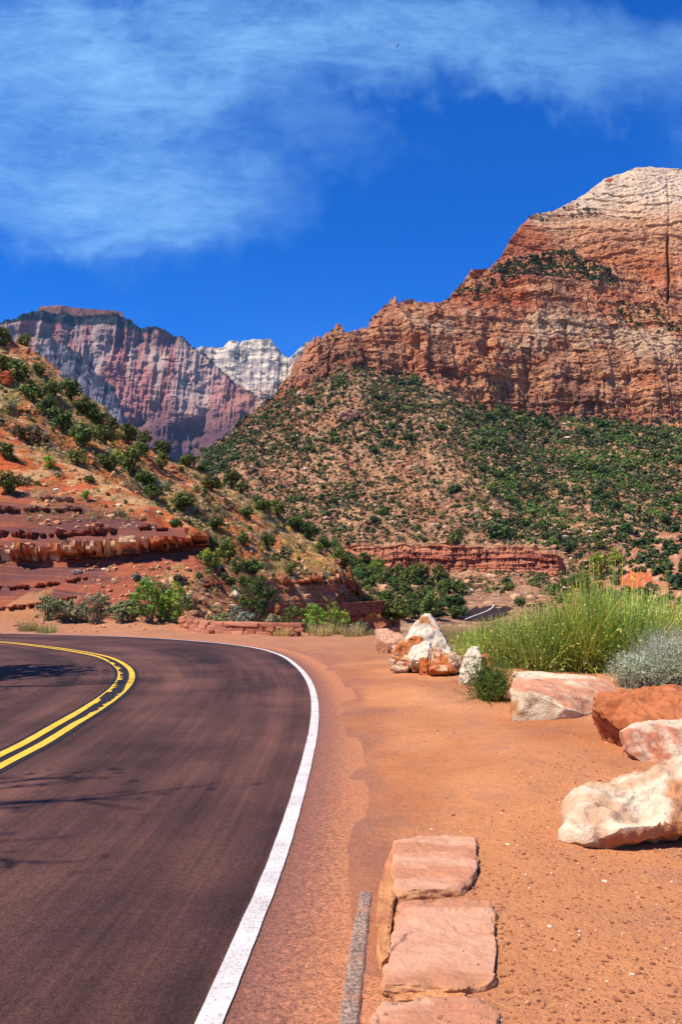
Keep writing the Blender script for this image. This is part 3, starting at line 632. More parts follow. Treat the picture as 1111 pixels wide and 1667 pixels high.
# ================================================================== PLACING
bpy.context.view_layer.update(); DG = bpy.context.evaluated_depsgraph_get()
def cast(px, py, far=20000):
    d = Vector(((px-CX)/F, 1, (HZ-py)/F)).normalized()
    ok, loc, nr, _, ob, _ = scene.ray_cast(DG, Vector((0, 0, EYE)), d, distance=far)
    return (loc, nr, ob) if ok else (None, None, None)
def down(x, y, z0=400):
    ok, loc, nr, _, ob, _ = scene.ray_cast(DG, Vector((x, y, z0)), Vector((0, 0, -1)))
    return loc if ok else Vector((x, y, 0))
LM = {}                                     # labels already given
def uniq(lab):
    assert lab not in LM, lab
    assert 4 <= len(lab.split()) <= 16, lab
    LM[lab] = 1; return lab
def rvec(n, r):
    v = r.normal(size=(n, 3)); return v/np.linalg.norm(v, axis=1, keepdims=True)
def leaves(cent, nor, size, r, asp=.7):
    """one small quad per centre, roughly facing nor"""
    n = len(cent); a = np.cross(nor, rvec(n, r)); a /= np.linalg.norm(a, axis=1, keepdims=True)+1e-9
    b = np.cross(nor, a); sz = (size*r.uniform(.6, 1.4, n))[:, None]
    V = np.stack([cent-a*sz, cent-b*sz*asp, cent+a*sz, cent+b*sz*asp], 1)
    return V.reshape(-1, 3), np.arange(4*n).reshape(-1, 4)
def tubes(paths, sides=5):
    Vs = []; Fs = []; o = 0
    for pts, rad in paths:
        pts = np.array(pts, float); t = np.gradient(pts, axis=0); t /= np.linalg.norm(t, axis=1, keepdims=True)+1e-9
        up = np.array([.3, .2, 1.0]) if abs(t[0][2]) < .8 else np.array([1.0, .1, 0])
        a = np.cross(t, up); a /= np.linalg.norm(a, axis=1, keepdims=True); b = np.cross(t, a)
        an = np.arange(sides)/sides*2*math.pi
        ring = pts[:, None]+(a[:, None]*np.cos(an)[None, :, None]+b[:, None]*np.sin(an)[None, :, None])*np.array(rad)[:, None, None]
        Vs.append(ring.reshape(-1, 3)); n = len(pts)
        for i in range(n-1):
            for j in range(sides):
                k = (j+1) % sides; Fs.append((o+i*sides+j, o+i*sides+k, o+(i+1)*sides+k, o+(i+1)*sides+j))
        o += n*sides
    return np.vstack(Vs), np.array(Fs)
def crown(rx, h, nc, nl, size, cols, seed, z0=.0, rc=.34, top=1.0, fill=.35):
    """leaf clumps spread unevenly through a rounded volume"""
    r = np.random.default_rng(seed); cen = []
    while len(cen) < nc:
        v = r.uniform(-1, 1, 3); m = np.linalg.norm(v)
        if m > 1 or m < fill: continue
        q = 1-.35*max(0, v[2])*top
        cen.append((v[0]*q*rx*.8, v[1]*q*rx*.8, z0+h*(.5+.42*v[2])))
    cen = np.array(cen)+r.normal(size=(nc, 3))*rx*.07
    C_ = []; Nn = []; Cl = []
    for i, ce in enumerate(cen):
        v = rvec(nl, r); rad = rx*rc*r.uniform(.6, 1.25)
        p = ce+v*rad*r.uniform(.45, 1.08, (nl, 1))*np.array([1, 1, .8])
        C_.append(p); Nn.append(v+.45*rvec(nl, r)+np.array([0, 0, .25])); f = r.uniform(0, 1); g = np.clip(f*.75+r.uniform(0, .45, nl), 0, 1)
        Cl.append(lerp(cols[0], cols[1], g))
    P_ = np.vstack(C_); Nn = np.vstack(Nn); Nn /= np.linalg.norm(Nn, axis=1, keepdims=True); P_[:, 2] = np.maximum(P_[:, 2], .02)
    V_, F_ = leaves(P_, Nn, size, r); col = np.repeat(np.vstack(Cl), 4, 0)
    return V_, F_, col, cen
GREENS = {'juniper': (A(52, 66, 34, .85), A(112, 128, 58, .9)), 'light': (A(84, 112, 34, .9), A(152, 178, 66, .9)), 'grey': (A(104, 108, 76, .78), A(160, 158, 116, .78)),
          'sage': (A(110, 130, 112, .7), A(170, 186, 168, .7)), 'straw': (A(150, 130, 70, .7), A(205, 185, 120, .7)), 'brown': (A(82, 74, 58, .7), A(130, 112, 88, .7)), 'deep': (A(42, 60, 32, .85), A(86, 110, 50, .85))}
def tree_proto(kind, seed, rx=1.0, h=1.5, nc=34, nl=34, size=.085, z0=.12):
    r = np.random.default_rng(seed)
    V_, F_, col, cen = crown(rx, h, nc, nl, size, GREENS[kind], seed, z0)
    cm = mesh('crown', V_, F_, col)
    paths = [([(0, 0, -.25), (.03, .02, .3), (.0, .05, h*.55), (.02, 0, h*.9)], [.12, .10, .06, .02])]
    for c_ in cen[r.choice(len(cen), 9, replace=False)]:
        b = np.array([.01, .02, r.uniform(.1, .4)*h]); m_ = (b+c_)/2+r.normal(size=3)*.08; paths.append(([b, m_, c_], [.055, .035, .012]))
    V_, F_ = tubes(paths); tm = mesh('trunk', V_, F_, np.tile(A(110, 88, 72, .55), (len(V_), 1)), True)
    tm.materials.append(m_bark); cm.materials.append(m_leaf)
    return tm, cm
JUN = [tree_proto('juniper', 10+i, h=(1.5, 1.9, 1.35, 1.7, 2.1)[i]) for i in range(5)]
DEEP = [tree_proto('deep', 30+i, h=(1.5, 1.8, 1.4)[i]) for i in range(3)]
LIT = [tree_proto('light', 20+i, h=(1.4, 1.7)[i], nc=26, nl=34, size=.075) for i in range(2)]
GRY = [tree_proto('grey', 25+i, h=1.2, nc=24, nl=30, size=.07, z0=0) for i in range(2)]
SAG = [tree_proto('sage', 27+i, h=1.1, nc=22, nl=30, size=.07, z0=0) for i in range(2)]
STR = [tree_proto('straw', 29, h=1.0, nc=22, nl=26, size=.06, z0=0)]
BRN = [tree_proto('brown', 33, h=1.2, nc=24, nl=28, size=.06, z0=0)]
def put(name, proto, loc, s, label, cat, group, sz=1.0, parts=True, rot=None):
    t = empty(name, loc); t.scale = (s, s, s*sz); t.rotation_euler = (0, 0, random.uniform(0, 6.28) if rot is None else rot)
    a = bpy.data.objects.new('trunk', proto[0]); C.objects.link(a); a.parent = t
    b = bpy.data.objects.new('crown', proto[1]); C.objects.link(b); b.parent = t
    return tag(t, label, cat, group)

# ---- hillside junipers: (pixel of the foot, width in the photograph) -> real spot on the slope, real size
big = [(2, 566, 44, 'J'), (40, 566, 30, 'J'), (4, 606, 44, 'J'), (28, 622, 46, 'J'), (52, 652, 50, 'J'), (84, 646, 40, 'J'), (80, 680, 48, 'J'), (116, 652, 46, 'D'), (140, 676, 46, 'D'), (100, 704, 50, 'J'),
       (158, 690, 36, 'D'), (182, 706, 36, 'J'), (136, 728, 56, 'J'), (172, 722, 50, 'J'), (206, 722, 40, 'J'), (236, 716, 32, 'J'), (264, 732, 38, 'J'), (306, 760, 40, 'J'), (80, 764, 32, 'L'), (126, 758, 42, 'J'),
       (176, 764, 50, 'J'), (146, 786, 26, 'J'), (214, 772, 52, 'J'), (234, 792, 46, 'J'), (248, 812, 38, 'J'), (264, 764, 34, 'J'), (298, 832, 52, 'J'), (346, 798, 46, 'J'), (376, 792, 36, 'J'), (140, 816, 24, 'L'),
       (194, 840, 28, 'G'), (12, 804, 50, 'J'), (32, 786, 34, 'G'), (8, 746, 36, 'J'), (402, 844, 30, 'D'), (436, 894, 36, 'J'), (352, 862, 34, 'J'), (396, 888, 32, 'J'), (372, 914, 46, 'J'), (344, 900, 30, 'J'),
       (336, 922, 36, 'L'), (412, 936, 44, 'D'), (398, 962, 40, 'J'), (468, 910, 42, 'G'), (474, 938, 30, 'J'), (428, 832, 40, 'J'), (452, 842, 34, 'J'), (482, 864, 40, 'D'), (504, 876, 40, 'D'), (520, 900, 22, 'J'),
       (60, 725, 60, 'B'), (30, 712, 46, 'B'), (270, 800, 30, 'G'), (320, 800, 24, 'G'), (286, 858, 30, 'J'), (420, 812, 26, 'D'), (190, 748, 30, 'L'), (16, 668, 30, 'G'), (62, 612, 30, 'J'), (95, 640, 26, 'G'),
       (330, 748, 22, 'D'), (214, 690, 30, 'D'), (392, 800, 30, 'D'), (366, 842, 24, 'G'), (320, 838, 28, 'G'), (448, 870, 22, 'G'), (385, 936, 30, 'J'), (364, 884, 26, 'G'), (350, 926, 26, 'L'), (362, 940, 26, 'G'), (374, 952, 30, 'J'), (383, 968, 28, 'G'), (354, 911, 26, 'J'), (392, 984, 30, 'L'), (494, 900, 20, 'G'), (230, 742, 34, 'J')]
KIND = {'J': ('juniper_tree', JUN, 'dark green juniper', 'juniper'), 'D': ('juniper_tree', DEEP, 'deep green dense juniper', 'juniper'), 'L': ('bush', LIT, 'fresh light green bush', 'bush'),
        'G': ('bush', GRY, 'grey green scrub bush', 'bush'), 'B': ('bush', BRN, 'brownish grey bare bush', 'bush'), 'S': ('sagebrush', SAG, 'pale silvery sagebrush', 'sagebrush'), 'T': ('grass_tuft', STR, 'dry straw coloured tuft', 'grass tuft')}
ORD = 'first second third fourth fifth sixth seventh eighth ninth tenth eleventh twelfth thirteenth fourteenth fifteenth sixteenth seventeenth eighteenth nineteenth twentieth'.split()
ORD += ['twenty-'+o for o in ORD[:9]]+['thirtieth']+['thirty-'+o for o in ORD[:9]]+['fortieth']+['forty-'+o for o in ORD[:9]]+['fiftieth']+['fifty-'+o for o in ORD[:9]]+['sixtieth']
ORD += ['sixty-'+o for o in ORD[:9]]+['seventieth']+['seventy-'+o for o in ORD[:9]]+['eightieth']+['eighty-'+o for o in ORD[:9]]+['ninetieth']
jobs = []                                   # (kind, px, py, width, loc)
for a, b, w_, k in big:
    loc, nr, ob = cast(a, b)
    tries = 0
    while (loc is None or ob not in (hillA, hillB)) and tries < 12: b += 4; tries += 1; loc, nr, ob = cast(a, b)
    if loc is not None and ob in (hillA, hillB): jobs.append((k, a, b, w_*1.0, loc.copy(), ob))
big_n = len(jobs)
r2 = np.random.default_rng(91)
def far_enough(a, b, dd):
    return all((a-j[1])**2+((b-j[2])*1.3)**2 > dd*dd for j in jobs)
tries = 0
while len(jobs) < big_n+235 and tries < 9000:
    tries += 1; a = r2.uniform(-60, 600); b = r2.uniform(555, 985)
    loc, nr, ob = cast(a, b)
    if ob not in (hillA, hillB): continue
    if ob is hillA and (b > 842 if a < 330 else True) and not (210 < a < 345 and 925 < b < 1000): continue
    if ob is hillA and a < 150 and b > 795: continue
    if 380 < a < 600 and b > 945: continue
    if 440 < a < 560 and b > 860 and r2.uniform() < .6: continue
    w_ = float(r2.choice([8, 10, 13, 17, 22], p=[.3, .27, .2, .15, .08]))
    if not far_enough(a, b, w_*.65+2): continue
    k = r2.choice(list('JDLGST'), p=[.28, .12, .09, .26, .11, .14])
    jobs.append((str(k), a, b, w_, loc.copy(), ob))
def zone(a, b, ob):
    if ob is hillA: return 'above the pale ledge' if b < 860 else 'below the pale ledge'
    sk_ = np.interp(a, [q[0] for q in skyB], [q[1] for q in skyB])
    if b < sk_+36: return 'on the hill crest' if a < 335 else 'on the ridge line'
    return 'on the tan hillside' if a < 300 else 'on the farther hillside'
sizew = lambda w_: 'big' if w_ >= 40 else 'medium' if w_ >= 26 else 'small' if w_ >= 15 else 'tiny'
groups = {}
for j in jobs: groups.setdefault((j[0], zone(j[1], j[2], j[5]), sizew(j[3])), []).append(j)
for (k, z_, sw), js in groups.items():
    js.sort(key=lambda j: j[1]); nm, protos, kw, cat = KIND[k]
    for i, j in enumerate(js):
        Y_ = j[4].y; s = j[3]/2*Y_/F*.90
        lab = f'{sw} {kw} {z_}'+('' if len(js) == 1 else f', {ORD[i]} from the left')
        put(nm, protos[int(r2.integers(len(protos)))], j[4]-Vector((0, 0, .1)), s, uniq(lab), cat, 'junipers and bushes on the near hillsides', sz=float(r2.uniform(.8, 1.15)))

# ---- gully trees in the valley
gul_n = 0
gp_ = [(520, 885), (560, 905), (610, 925), (668, 946), (730, 955), (786, 976), (800, 1000), (740, 1012), (640, 1012), (612, 985), (600, 960), (560, 925)]
gj = []; tries = 0
while len(gj) < 78 and tries < 4000:
    tries += 1; a = r2.uniform(520, 800); b = r2.uniform(885, 1012)
    if not inside(np.array(a), np.array(b), gp_): continue
    if 756 < a < 830 and 966 < b < 1010: continue
    if 600 < a < 640 and 955 < b < 985: continue
    loc, nr, ob = cast(a, b)
    if ob is None or loc.y > 420: continue
    w_ = r2.uniform(16, 36)
    if all((a-q[0])**2+((b-q[1])*1.5)**2 > (w_*.42)**2 for q in gj): gj.append((a, b, w_, loc.copy()))
gj += [(a, b, w_, cast(a, b)[0].copy()) for a, b, w_ in ((642, 1018, 56), (674, 1004, 44), (700, 1012, 40), (740, 1000, 36), (622, 1000, 30))]
gj.sort(key=lambda q: q[0]); bright = min(range(len(gj)), key=lambda i: (gj[i][0]-612)**2+(gj[i][1]-940)**2)
for i, (a, b, w_, loc) in enumerate(gj):
    s = w_/2*loc.y/F*1.05
    if i == bright: put('tree', LIT[0], loc, s*1.3, uniq('bright yellow green tree in the valley gully among dark ones'), 'tree', 'trees filling the valley gully'); continue
    put('tree', (DEEP+JUN)[int(r2.integers(8))], loc, s, uniq(f'dark green tree in the valley gully, {ORD[i]} from the left'), 'tree', 'trees filling the valley gully', sz=float(r2.uniform(.8, 1.2)))
    gul_n += 1

# ---- scrub of the far slopes: uncountable, one object each
def blobs(points, sizes, cols, nleaf, r, zs=1.0, lf=.36):
    n = len(points); v = rvec(n*nleaf, r).reshape(n, nleaf, 3); rad = r.uniform(.25, 1.0, (n, nleaf, 1))
    off = v*rad*np.array([1, 1, .8*zs]); off[..., 2] = np.abs(off[..., 2]+.35*zs)
    cen = points[:, None]+off*sizes[:, None, None]
    V_, F_ = leaves(cen.reshape(-1, 3), (v+.4*rvec(n*nleaf, r).reshape(v.shape)+np.array([0, 0, .3])).reshape(-1, 3)/1.2, np.repeat(sizes*lf, nleaf), r, .9 if lf > .3 else .4)
    cc = np.repeat(cols, nleaf, 0)*r.uniform(.75, 1.3, (n*nleaf, 1)); return V_, F_, np.repeat(cc, 4, 0)
P, PX, PY, T = talus_g
dens = .95+.75*ss(760, 640, PX)
up = ss(4.0, 4.6, T+.25*fbm(P[..., 0]/60, P[..., 1]/60, o=3, s=601))
dens = dens+.2*up
dens = dens+.9*ss(540, 800, PX-(PY-700)*.5)*ss(900, 860, PY)*ss(765, 735, PY-.55*np.clip(PX-720, 0, 130))*ss(560, 640, PX)
dens = dens+1.0*ss(700, 860, PX-.35*(PY-760))*ss(905, 880, PY)*(PX > 700)
dens = dens*(.55+.45*ss(-.35, .35, fbm(P[..., 0]/26, P[..., 1]/26, P[..., 2]/26, o=3, s=602)))
dens = dens*np.where(ss(2.02, 1.95, T) > .5, .55, 1)*ss(.9, 1.1, T)
dens = np.where((T > 1.97) & (T < 3.02) & (PX > 552) & (PX < 912), 0, dens)
dens = np.where((PX > 350) & (PX < 490) & (T > 4.9), dens*.35, dens)
dens = np.where(T > 5.02, 0, dens); dens = np.where(PX < 330, dens*.3, dens)
dens = np.where(inside(PX, PY, [(735, 968), (835, 968), (850, 1012), (735, 1012)]), 0, dens)
# area weight of each grid node
ar = np.zeros(PX.shape); a1 = np.linalg.norm(np.diff(P, axis=0), axis=-1); a2 = np.linalg.norm(np.diff(P, axis=1), axis=-1)
ar[:-1, :-1] = a1[:, :-1]*a2[:-1]
wgt = (dens*ar).ravel(); wgt[(T < .9).ravel()] = 0
rs_ = np.random.default_rng(5); NSH = 54000
idx = rs_.choice(len(wgt), NSH, p=wgt/wgt.sum(), replace=False)
pts = P.reshape(-1, 3)[idx]+rs_.normal(size=(NSH, 3))*np.array([.5, .5, 0]); siz = np.exp(rs_.normal(np.log(1.0), .42, NSH))
T_ = T.ravel()[idx]; pxs = PX.ravel()[idx]; siz *= np.where(up.ravel()[idx] > .5, 1.15, .92)*np.where(T_ < 3, .85, 1)*np.where(pxs > 760, 1.15, 1)
zi = rs_.uniform(size=NSH)
cols = lerp(A(50, 56, 32, .72), A(86, 94, 48, .74), rs_.uniform(size=NSH)); cols = np.where((zi < .2)[:, None], lerp(A(96, 98, 72, .7), A(132, 128, 92, .7), rs_.uniform(size=NSH)), cols)
brt = ss(.25, .5, fbm(pts[:, 0]/22, pts[:, 1]/22, pts[:, 2]/22, o=2, s=611))*ss(740, 800, pxs)
cols = lerp(cols, A(92, 116, 46, .75), brt*.7)
# the ones that show largest are trees of their own
near_i = np.argsort(-(siz/pts[:, 1])*((pxs > -20) & (pxs < 1130) & (PY.ravel()[idx] < 992)))[:200]
order = near_i[np.argsort(pxs[near_i])]
blp = []
for i in range(4):
    rr = np.random.default_rng(700+i); V_, F_, cc = blobs(np.zeros((1, 3)), np.array([1.0]), np.array([lerp(A(48, 60, 34, .75), A(86, 100, 52, .75), i/3)]), 90, rr)
    V_, F_ , cc = crown(.85, 1.25, 26, 14, .14, GREENS['deep' if i % 2 else 'juniper'], 700+i, 0, rc=.62, fill=0)[:3]
    me = mesh('shrub', V_, F_, cc); me.materials.append(m_leaf); blp.append(me)
gz = {}
for n_, i in enumerate(order):
    o = bpy.data.objects.new('pinyon_tree', blp[n_ % 4]); C.objects.link(o); o.location = pts[i]; s = siz[i]*1.05; o.scale = (s, s, s); o.rotation_euler = (0, 0, n_)
    a_ = pxs[i]
    if T_[i] < 2: zn = 'under the low red cliff'
    elif T_[i] < 4: zn = 'just above the low red cliff' if a_ < 700 else 'on the spur above the cliff band' if a_ < 840 else 'beyond the low red cliff'
    else: zn = 'on the reddish talus shoulder' if a_ < 500 else 'around the biggest talus boulder' if a_ < 640 else 'below the high cliff corner' if a_ < 740 else 'on the wooded slope under the cliffs' if a_ < 900 else 'high on the wooded far slope'
    gz.setdefault((('stout' if siz[i] > 2.1 else 'small')+(' dark green pinyon ' if n_ % 2 else ' olive green pinyon ')+zn, zn), []).append(o)
for (lb, zn), os_ in gz.items():
    for k, o in enumerate(os_): tag(o, uniq(lb+('' if len(os_) == 1 else f', {ORD[k]} from the left')), 'tree', 'pinyon trees '+zn)
rest = np.setdiff1d(np.arange(NSH), near_i)
V_, F_, cc = blobs(pts[rest], siz[rest], cols[rest], 16, rs_)
tag(link('shrubbery', mesh('talus_scrub', V_, F_, cc), m_leaf), 'dark green pinyon scrub spread over the talus slope', 'scrub', kind='stuff')
# scrub on the cliff ledges
P, PX, PY, T = cliff_g
fl = np.zeros(PX.shape); nz = np.gradient(P[..., 2], axis=0); nh = np.abs(np.gradient(P[..., 1], axis=0))+1e-3
flat = np.clip(nh/(np.abs(nz)+.3), 0, 3)
wl = .002*flat+1.3*flat*inside(PX, PY, [(800, 440), (850, 425), (920, 410), (950, 425), (1005, 455), (1010, 470), (960, 470), (900, 458), (840, 462), (800, 452)])
wl += .35*flat*inside(PX, PY, [(740, 480), (800, 455), (850, 465), (800, 490), (765, 505)])+.3*flat*inside(PX, PY, [(990, 500), (1080, 510), (1111, 545), (1050, 545), (1000, 530)])
wl += .25*flat*inside(PX, PY, [(840, 350), (900, 338), (960, 325), (950, 350), (880, 362)])*.5+.10*flat*ss(1.9, 1.2, T)*(PX > 700)+.12*(T < 1.12)*(T > .9)
wl += .2*flat*inside(PX, PY, [(930, 350), (985, 335), (990, 345), (940, 362)])
wl = np.where((T < .9) | (T > 8.05) | ((T > 6.3) & (PX > 1000)), 0, wl).ravel()
NC = 1700; ic = rs_.choice(len(wl), NC, p=wl/wl.sum(), replace=False)
V_, F_, cc = blobs(P.reshape(-1, 3)[ic], np.exp(rs_.normal(np.log(1.35), .35, NC)), lerp(A(44, 54, 34, .72), A(78, 88, 50, .72), rs_.uniform(size=NC)), 18, rs_)
tag(link('shrubbery', mesh('ledge_scrub', V_, F_, cc), m_leaf), 'dark scrub clinging to the ledges of the high cliffs', 'scrub', kind='stuff')
# scrub along the mesa top
P, PX, PY, T = farA; wl = np.where((T > 1.985) & (T < 2.3) & (PX > -60), 1.0, 0.0)+np.where((T > 1.3) & (T < 2) & (PX > 100), .0015, 0); wl = wl.ravel(); ic = rs_.choice(len(wl), 700, p=wl/wl.sum(), replace=False)
V_, F_, cc = blobs(P.reshape(-1, 3)[ic], np.exp(rs_.normal(np.log(5.5), .3, 700)), lerp(A(44, 50, 40, .7), A(66, 74, 50, .7), rs_.uniform(size=700)), 16, rs_)
tag(link('forest', mesh('mesa_trees', V_, F_, cc), m_leaf), 'dark fringe of woodland along the distant mesa rim', 'woodland', kind='stuff')
# side slope scrub
nsl = 260; pp = []; tries = 0
while len(pp) < nsl and tries < 3000:
    tries += 1; a = r2.uniform(905, 1125); b = r2.uniform(860, 985); loc, nr, ob = cast(a, b)
    if ob is rs and not inside(np.array(a), np.array(b), [(1010, 936), (1060, 930), (1068, 952), (1010, 962)]): pp.append(tuple(loc))
pp = np.array(pp); n_ = len(pp)
V_, F_, cc = blobs(pp, np.exp(r2.normal(np.log(1.15), .35, n_)), lerp(A(46, 58, 34, .72), A(86, 98, 52, .72), r2.uniform(size=n_)), 34, r2)
tag(link('shrubbery', mesh('side_scrub', V_, F_, cc), m_leaf), 'dark green scrub dotting the near side slope beside the orange patch', 'scrub', kind='stuff')
# bright cottonwoods at the gap beyond the low cliff
for i, (a, b, w_, pr, lab) in enumerate([(945, 962, 40, DEEP[0], 'dark leafy tree beside the end of the low red cliff'), (978, 940, 44, LIT[1], 'bright green tree in the gap beyond the low red cliff'), (1004, 918, 30, LIT[0], 'small bright green tree on the slope above the gap'), (928, 905, 26, DEEP[1], 'small dark tree at the top corner of the low cliff')]):
    loc, nr, ob = cast(a, b); put('tree', pr, loc, w_/2*loc.y/F*1.1, uniq(lab), 'tree', 'trees by the valley gap')
# conifers standing on the high ledge
def conifer(seed):
    r = np.random.default_rng(seed); pc = []; nn_ = []; 
    for i in range(420):
        q = r.uniform(0, 1)**.8; a = r.uniform(0, 6.28); rad = (1-q)*.26*(.55+.45*abs(math.sin(q*26)))+.02; rad *= r.uniform(.3, 1)
        pc.append((rad*math.cos(a), rad*math.sin(a), .1+q*.9)); nn_.append((math.cos(a), math.sin(a), .5))
    nn_ = np.array(nn_)/1.1; V_, F_ = leaves(np.array(pc), nn_, .045, r); me = mesh('crown', V_, F_, np.tile(A(40, 52, 34, .7), (len(V_), 1))*1.0)
    tv, tf = tubes([([(0, 0, -.05), (0, 0, .5), (0, 0, .98)], [.03, .02, .005])]); tm = mesh('trunk', tv, tf, np.tile(A(90, 66, 52, .5), (len(tv), 1)))
    me.materials.append(m_leaf); tm.materials.append(m_bark); return tm, me
con = conifer(3)
for a, b, h_, lab in ((935, 424, 20, 'tallest dark conifer on the high cliff ledge'), (968, 441, 18, 'dark conifer midway along the high cliff ledge'), (993, 452, 13, 'conifer near the lower end of the high cliff ledge'), (967, 397, 10, 'lone small conifer on the bare dome wall'), (1056, 512, 14, 'conifer on the bench below the dark dome crack'), (961, 440, 10, 'small conifer close beside the midway ledge conifer')):
    loc, nr, ob = cast(a, b); put('conifer', con, loc, h_*loc.y/F, uniq(lab), 'conifer', 'conifers on the high cliff ledges')

# ================================================================== ROCKS
def rock(name, pts, label, cat='boulder', n=5, amp=.03, seed=1, colf=None, group=None, mat=None, sm=2, parent=None, cuts=.05):
    """rounded, fractured stone grown from corner points given in metres"""
    bm = bmesh.new()
    for p in pts: bm.verts.new(p)
    r = bmesh.ops.convex_hull(bm, input=bm.verts)
    bmesh.ops.delete(bm, geom=list({e for e in r['geom_interior']+r['geom_unused'] if isinstance(e, bmesh.types.BMVert)}), context='VERTS')
    size = max((Vector(p)-Vector(q)).length for p in pts for q in pts)
    for i in range(6):
        ed = [e for e in bm.edges if e.calc_length() > size*(.32/2**i if i < n else 9)]
        if not ed: continue
        bmesh.ops.subdivide_edges(bm, edges=ed, cuts=1, use_grid_fill=True); bmesh.ops.triangulate(bm, faces=[f for f in bm.faces if len(f.verts) > 3])
        if i < sm: bmesh.ops.smooth_vert(bm, verts=bm.verts, factor=.15, use_axis_x=True, use_axis_y=True, use_axis_z=True)
    bm.normal_update(); co = np.array([v.co[:] for v in bm.verts]); no = np.array([v.normal[:] for v in bm.verts]); q = co/size
    d = .9*fbm(q[:, 0]*3, q[:, 1]*3, q[:, 2]*3, o=2, s=seed)+.5*steps(q[:, 2]*2.2+q[:, 0]*.9+.4*fbm(q[:, 0]*3, q[:, 1]*3, q[:, 2]*3, o=2, s=seed+3), .22, seed+4)
    d = d+1.0*fbm(q[:, 0]*9, q[:, 1]*11, q[:, 2]*11, o=4, s=seed+8, g=.6)-1.2*np.clip(ridge(q[:, 0]*4, q[:, 1]*4, q[:, 2]*4, o=3, s=seed+6)-.9, 0, 1)+.5*steps(q[:, 0]*1.6-q[:, 1]*1.1+.8*q[:, 2]+.3*fbm(q[:, 0]*4, q[:, 1]*4, q[:, 2]*4, o=2, s=seed+13), .16, seed+14, .25)
    co2 = co+no*(d*amp*size)[:, None]
    for v, c_ in zip(bm.verts, co2): v.co = c_
    me = bpy.data.meshes.new(name); ctr = Vector((float(co[:, 0].mean()), float(co[:, 1].mean()), float(co[:, 2].min())))
    bmesh.ops.translate(bm, verts=bm.verts, vec=-ctr); bm.to_mesh(me); bm.free()
    me.polygons.foreach_set('use_smooth', np.ones(len(me.polygons), bool))
    if hasattr(me, 'set_sharp_from_angle'): me.set_sharp_from_angle(angle=R(38))
    col = colf(co2, no, q) if colf else np.tile(A(210, 160, 120), (len(co2), 1))
    at = me.color_attributes.new('Col', 'FLOAT_COLOR', 'POINT'); cc = np.ones((len(co2), 4), np.float32); cc[:, :3] = col; at.data.foreach_set('color', cc.ravel())
    o = link(name, me, mat or m_rock, loc=ctr)
    return tag(o, uniq(label) if label else None, cat if label else None, group)
CREAM = A(246, 226, 202, .6); WHITE = A(250, 236, 218, .60); ORG = A(204, 112, 66, .64); PNK = A(222, 160, 132, .64); DKO = A(170, 86, 54, .6)
def two(c1, c2, thr=0.0, sc=3, seed=0, bias=None, w_=.12):
    def f(co, no, q):
        n = fbm(q[:, 0]*sc, q[:, 1]*sc, q[:, 2]*sc, o=5, s=seed+50, g=.6)
        if bias: n = n+bias(co, no)
        n = n+.35*fbm(q[:, 0]*14, q[:, 1]*14, q[:, 2]*26, o=3, s=seed+51); c = lerp(c1, c2, ss(thr-w_*2.6, thr+w_*2.6, n))
        c = lerp(c, c2*.9, .5*ss(.35, .8, fbm(q[:, 0]*22, q[:, 1]*22, q[:, 2]*30, o=3, s=seed+53)))
        return c*(1+.12*fbm(q[:, 0]*18, q[:, 1]*18, q[:, 2]*18, o=3, s=seed+52))[:, None]
    return f
def PXof(co): return CX+co[:, 0]/co[:, 1]*F
def PYof(co): return HZ-(co[:, 2]-EYE)/co[:, 1]*F
def pts(Y, L_, bot=(), zb=-.1, ddx=0):
    a = [W(p[0], p[1], Y+p[2]) for p in L_]
    return a+[((p[0]-CX)*(Y+p[1])/F, Y+p[1], zb) for p in bot]
# the large pale boulder
Y0 = 4.97
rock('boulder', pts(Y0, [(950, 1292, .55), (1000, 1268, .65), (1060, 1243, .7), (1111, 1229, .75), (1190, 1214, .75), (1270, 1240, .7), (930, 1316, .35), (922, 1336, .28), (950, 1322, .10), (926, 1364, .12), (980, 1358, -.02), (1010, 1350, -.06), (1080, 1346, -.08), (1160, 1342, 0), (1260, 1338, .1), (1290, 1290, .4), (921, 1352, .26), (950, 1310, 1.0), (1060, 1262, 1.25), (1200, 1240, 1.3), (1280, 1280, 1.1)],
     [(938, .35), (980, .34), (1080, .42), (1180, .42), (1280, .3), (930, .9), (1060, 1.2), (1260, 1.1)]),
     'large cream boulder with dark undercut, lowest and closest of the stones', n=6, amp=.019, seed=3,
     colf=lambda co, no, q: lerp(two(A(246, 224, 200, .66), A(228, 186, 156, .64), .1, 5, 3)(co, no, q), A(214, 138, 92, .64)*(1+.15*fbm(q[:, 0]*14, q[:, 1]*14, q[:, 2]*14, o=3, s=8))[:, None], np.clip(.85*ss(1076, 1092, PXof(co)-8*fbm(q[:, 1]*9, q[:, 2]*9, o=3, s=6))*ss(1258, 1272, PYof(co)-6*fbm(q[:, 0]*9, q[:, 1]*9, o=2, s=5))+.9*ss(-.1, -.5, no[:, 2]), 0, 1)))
rock('boulder', pts(7.35, [(1004, 1188, .25), (1050, 1178, .45), (1111, 1158, .8), (1200, 1140, .9), (1046, 1246, -.02), (1111, 1250, -.05), (1220, 1250, 0), (1230, 1170, 1.2), (1010, 1192, .9), (1024, 1220, .12)], [(1050, .1), (1220, .15), (1220, 1.2), (1040, .9), (1030, .5)]),
     'pink and white slab leaning between the cream boulder and orange block', n=6, amp=.010, seed=12,
     colf=two(A(206, 132, 104, .64), A(236, 206, 182, .66), .12, 3.2, 12, lambda co, no: .55*ss(1195, 1175, PYof(co)+.10*(PXof(co)-1010))-.1+.35*ss(1060, 1100, PXof(co))))
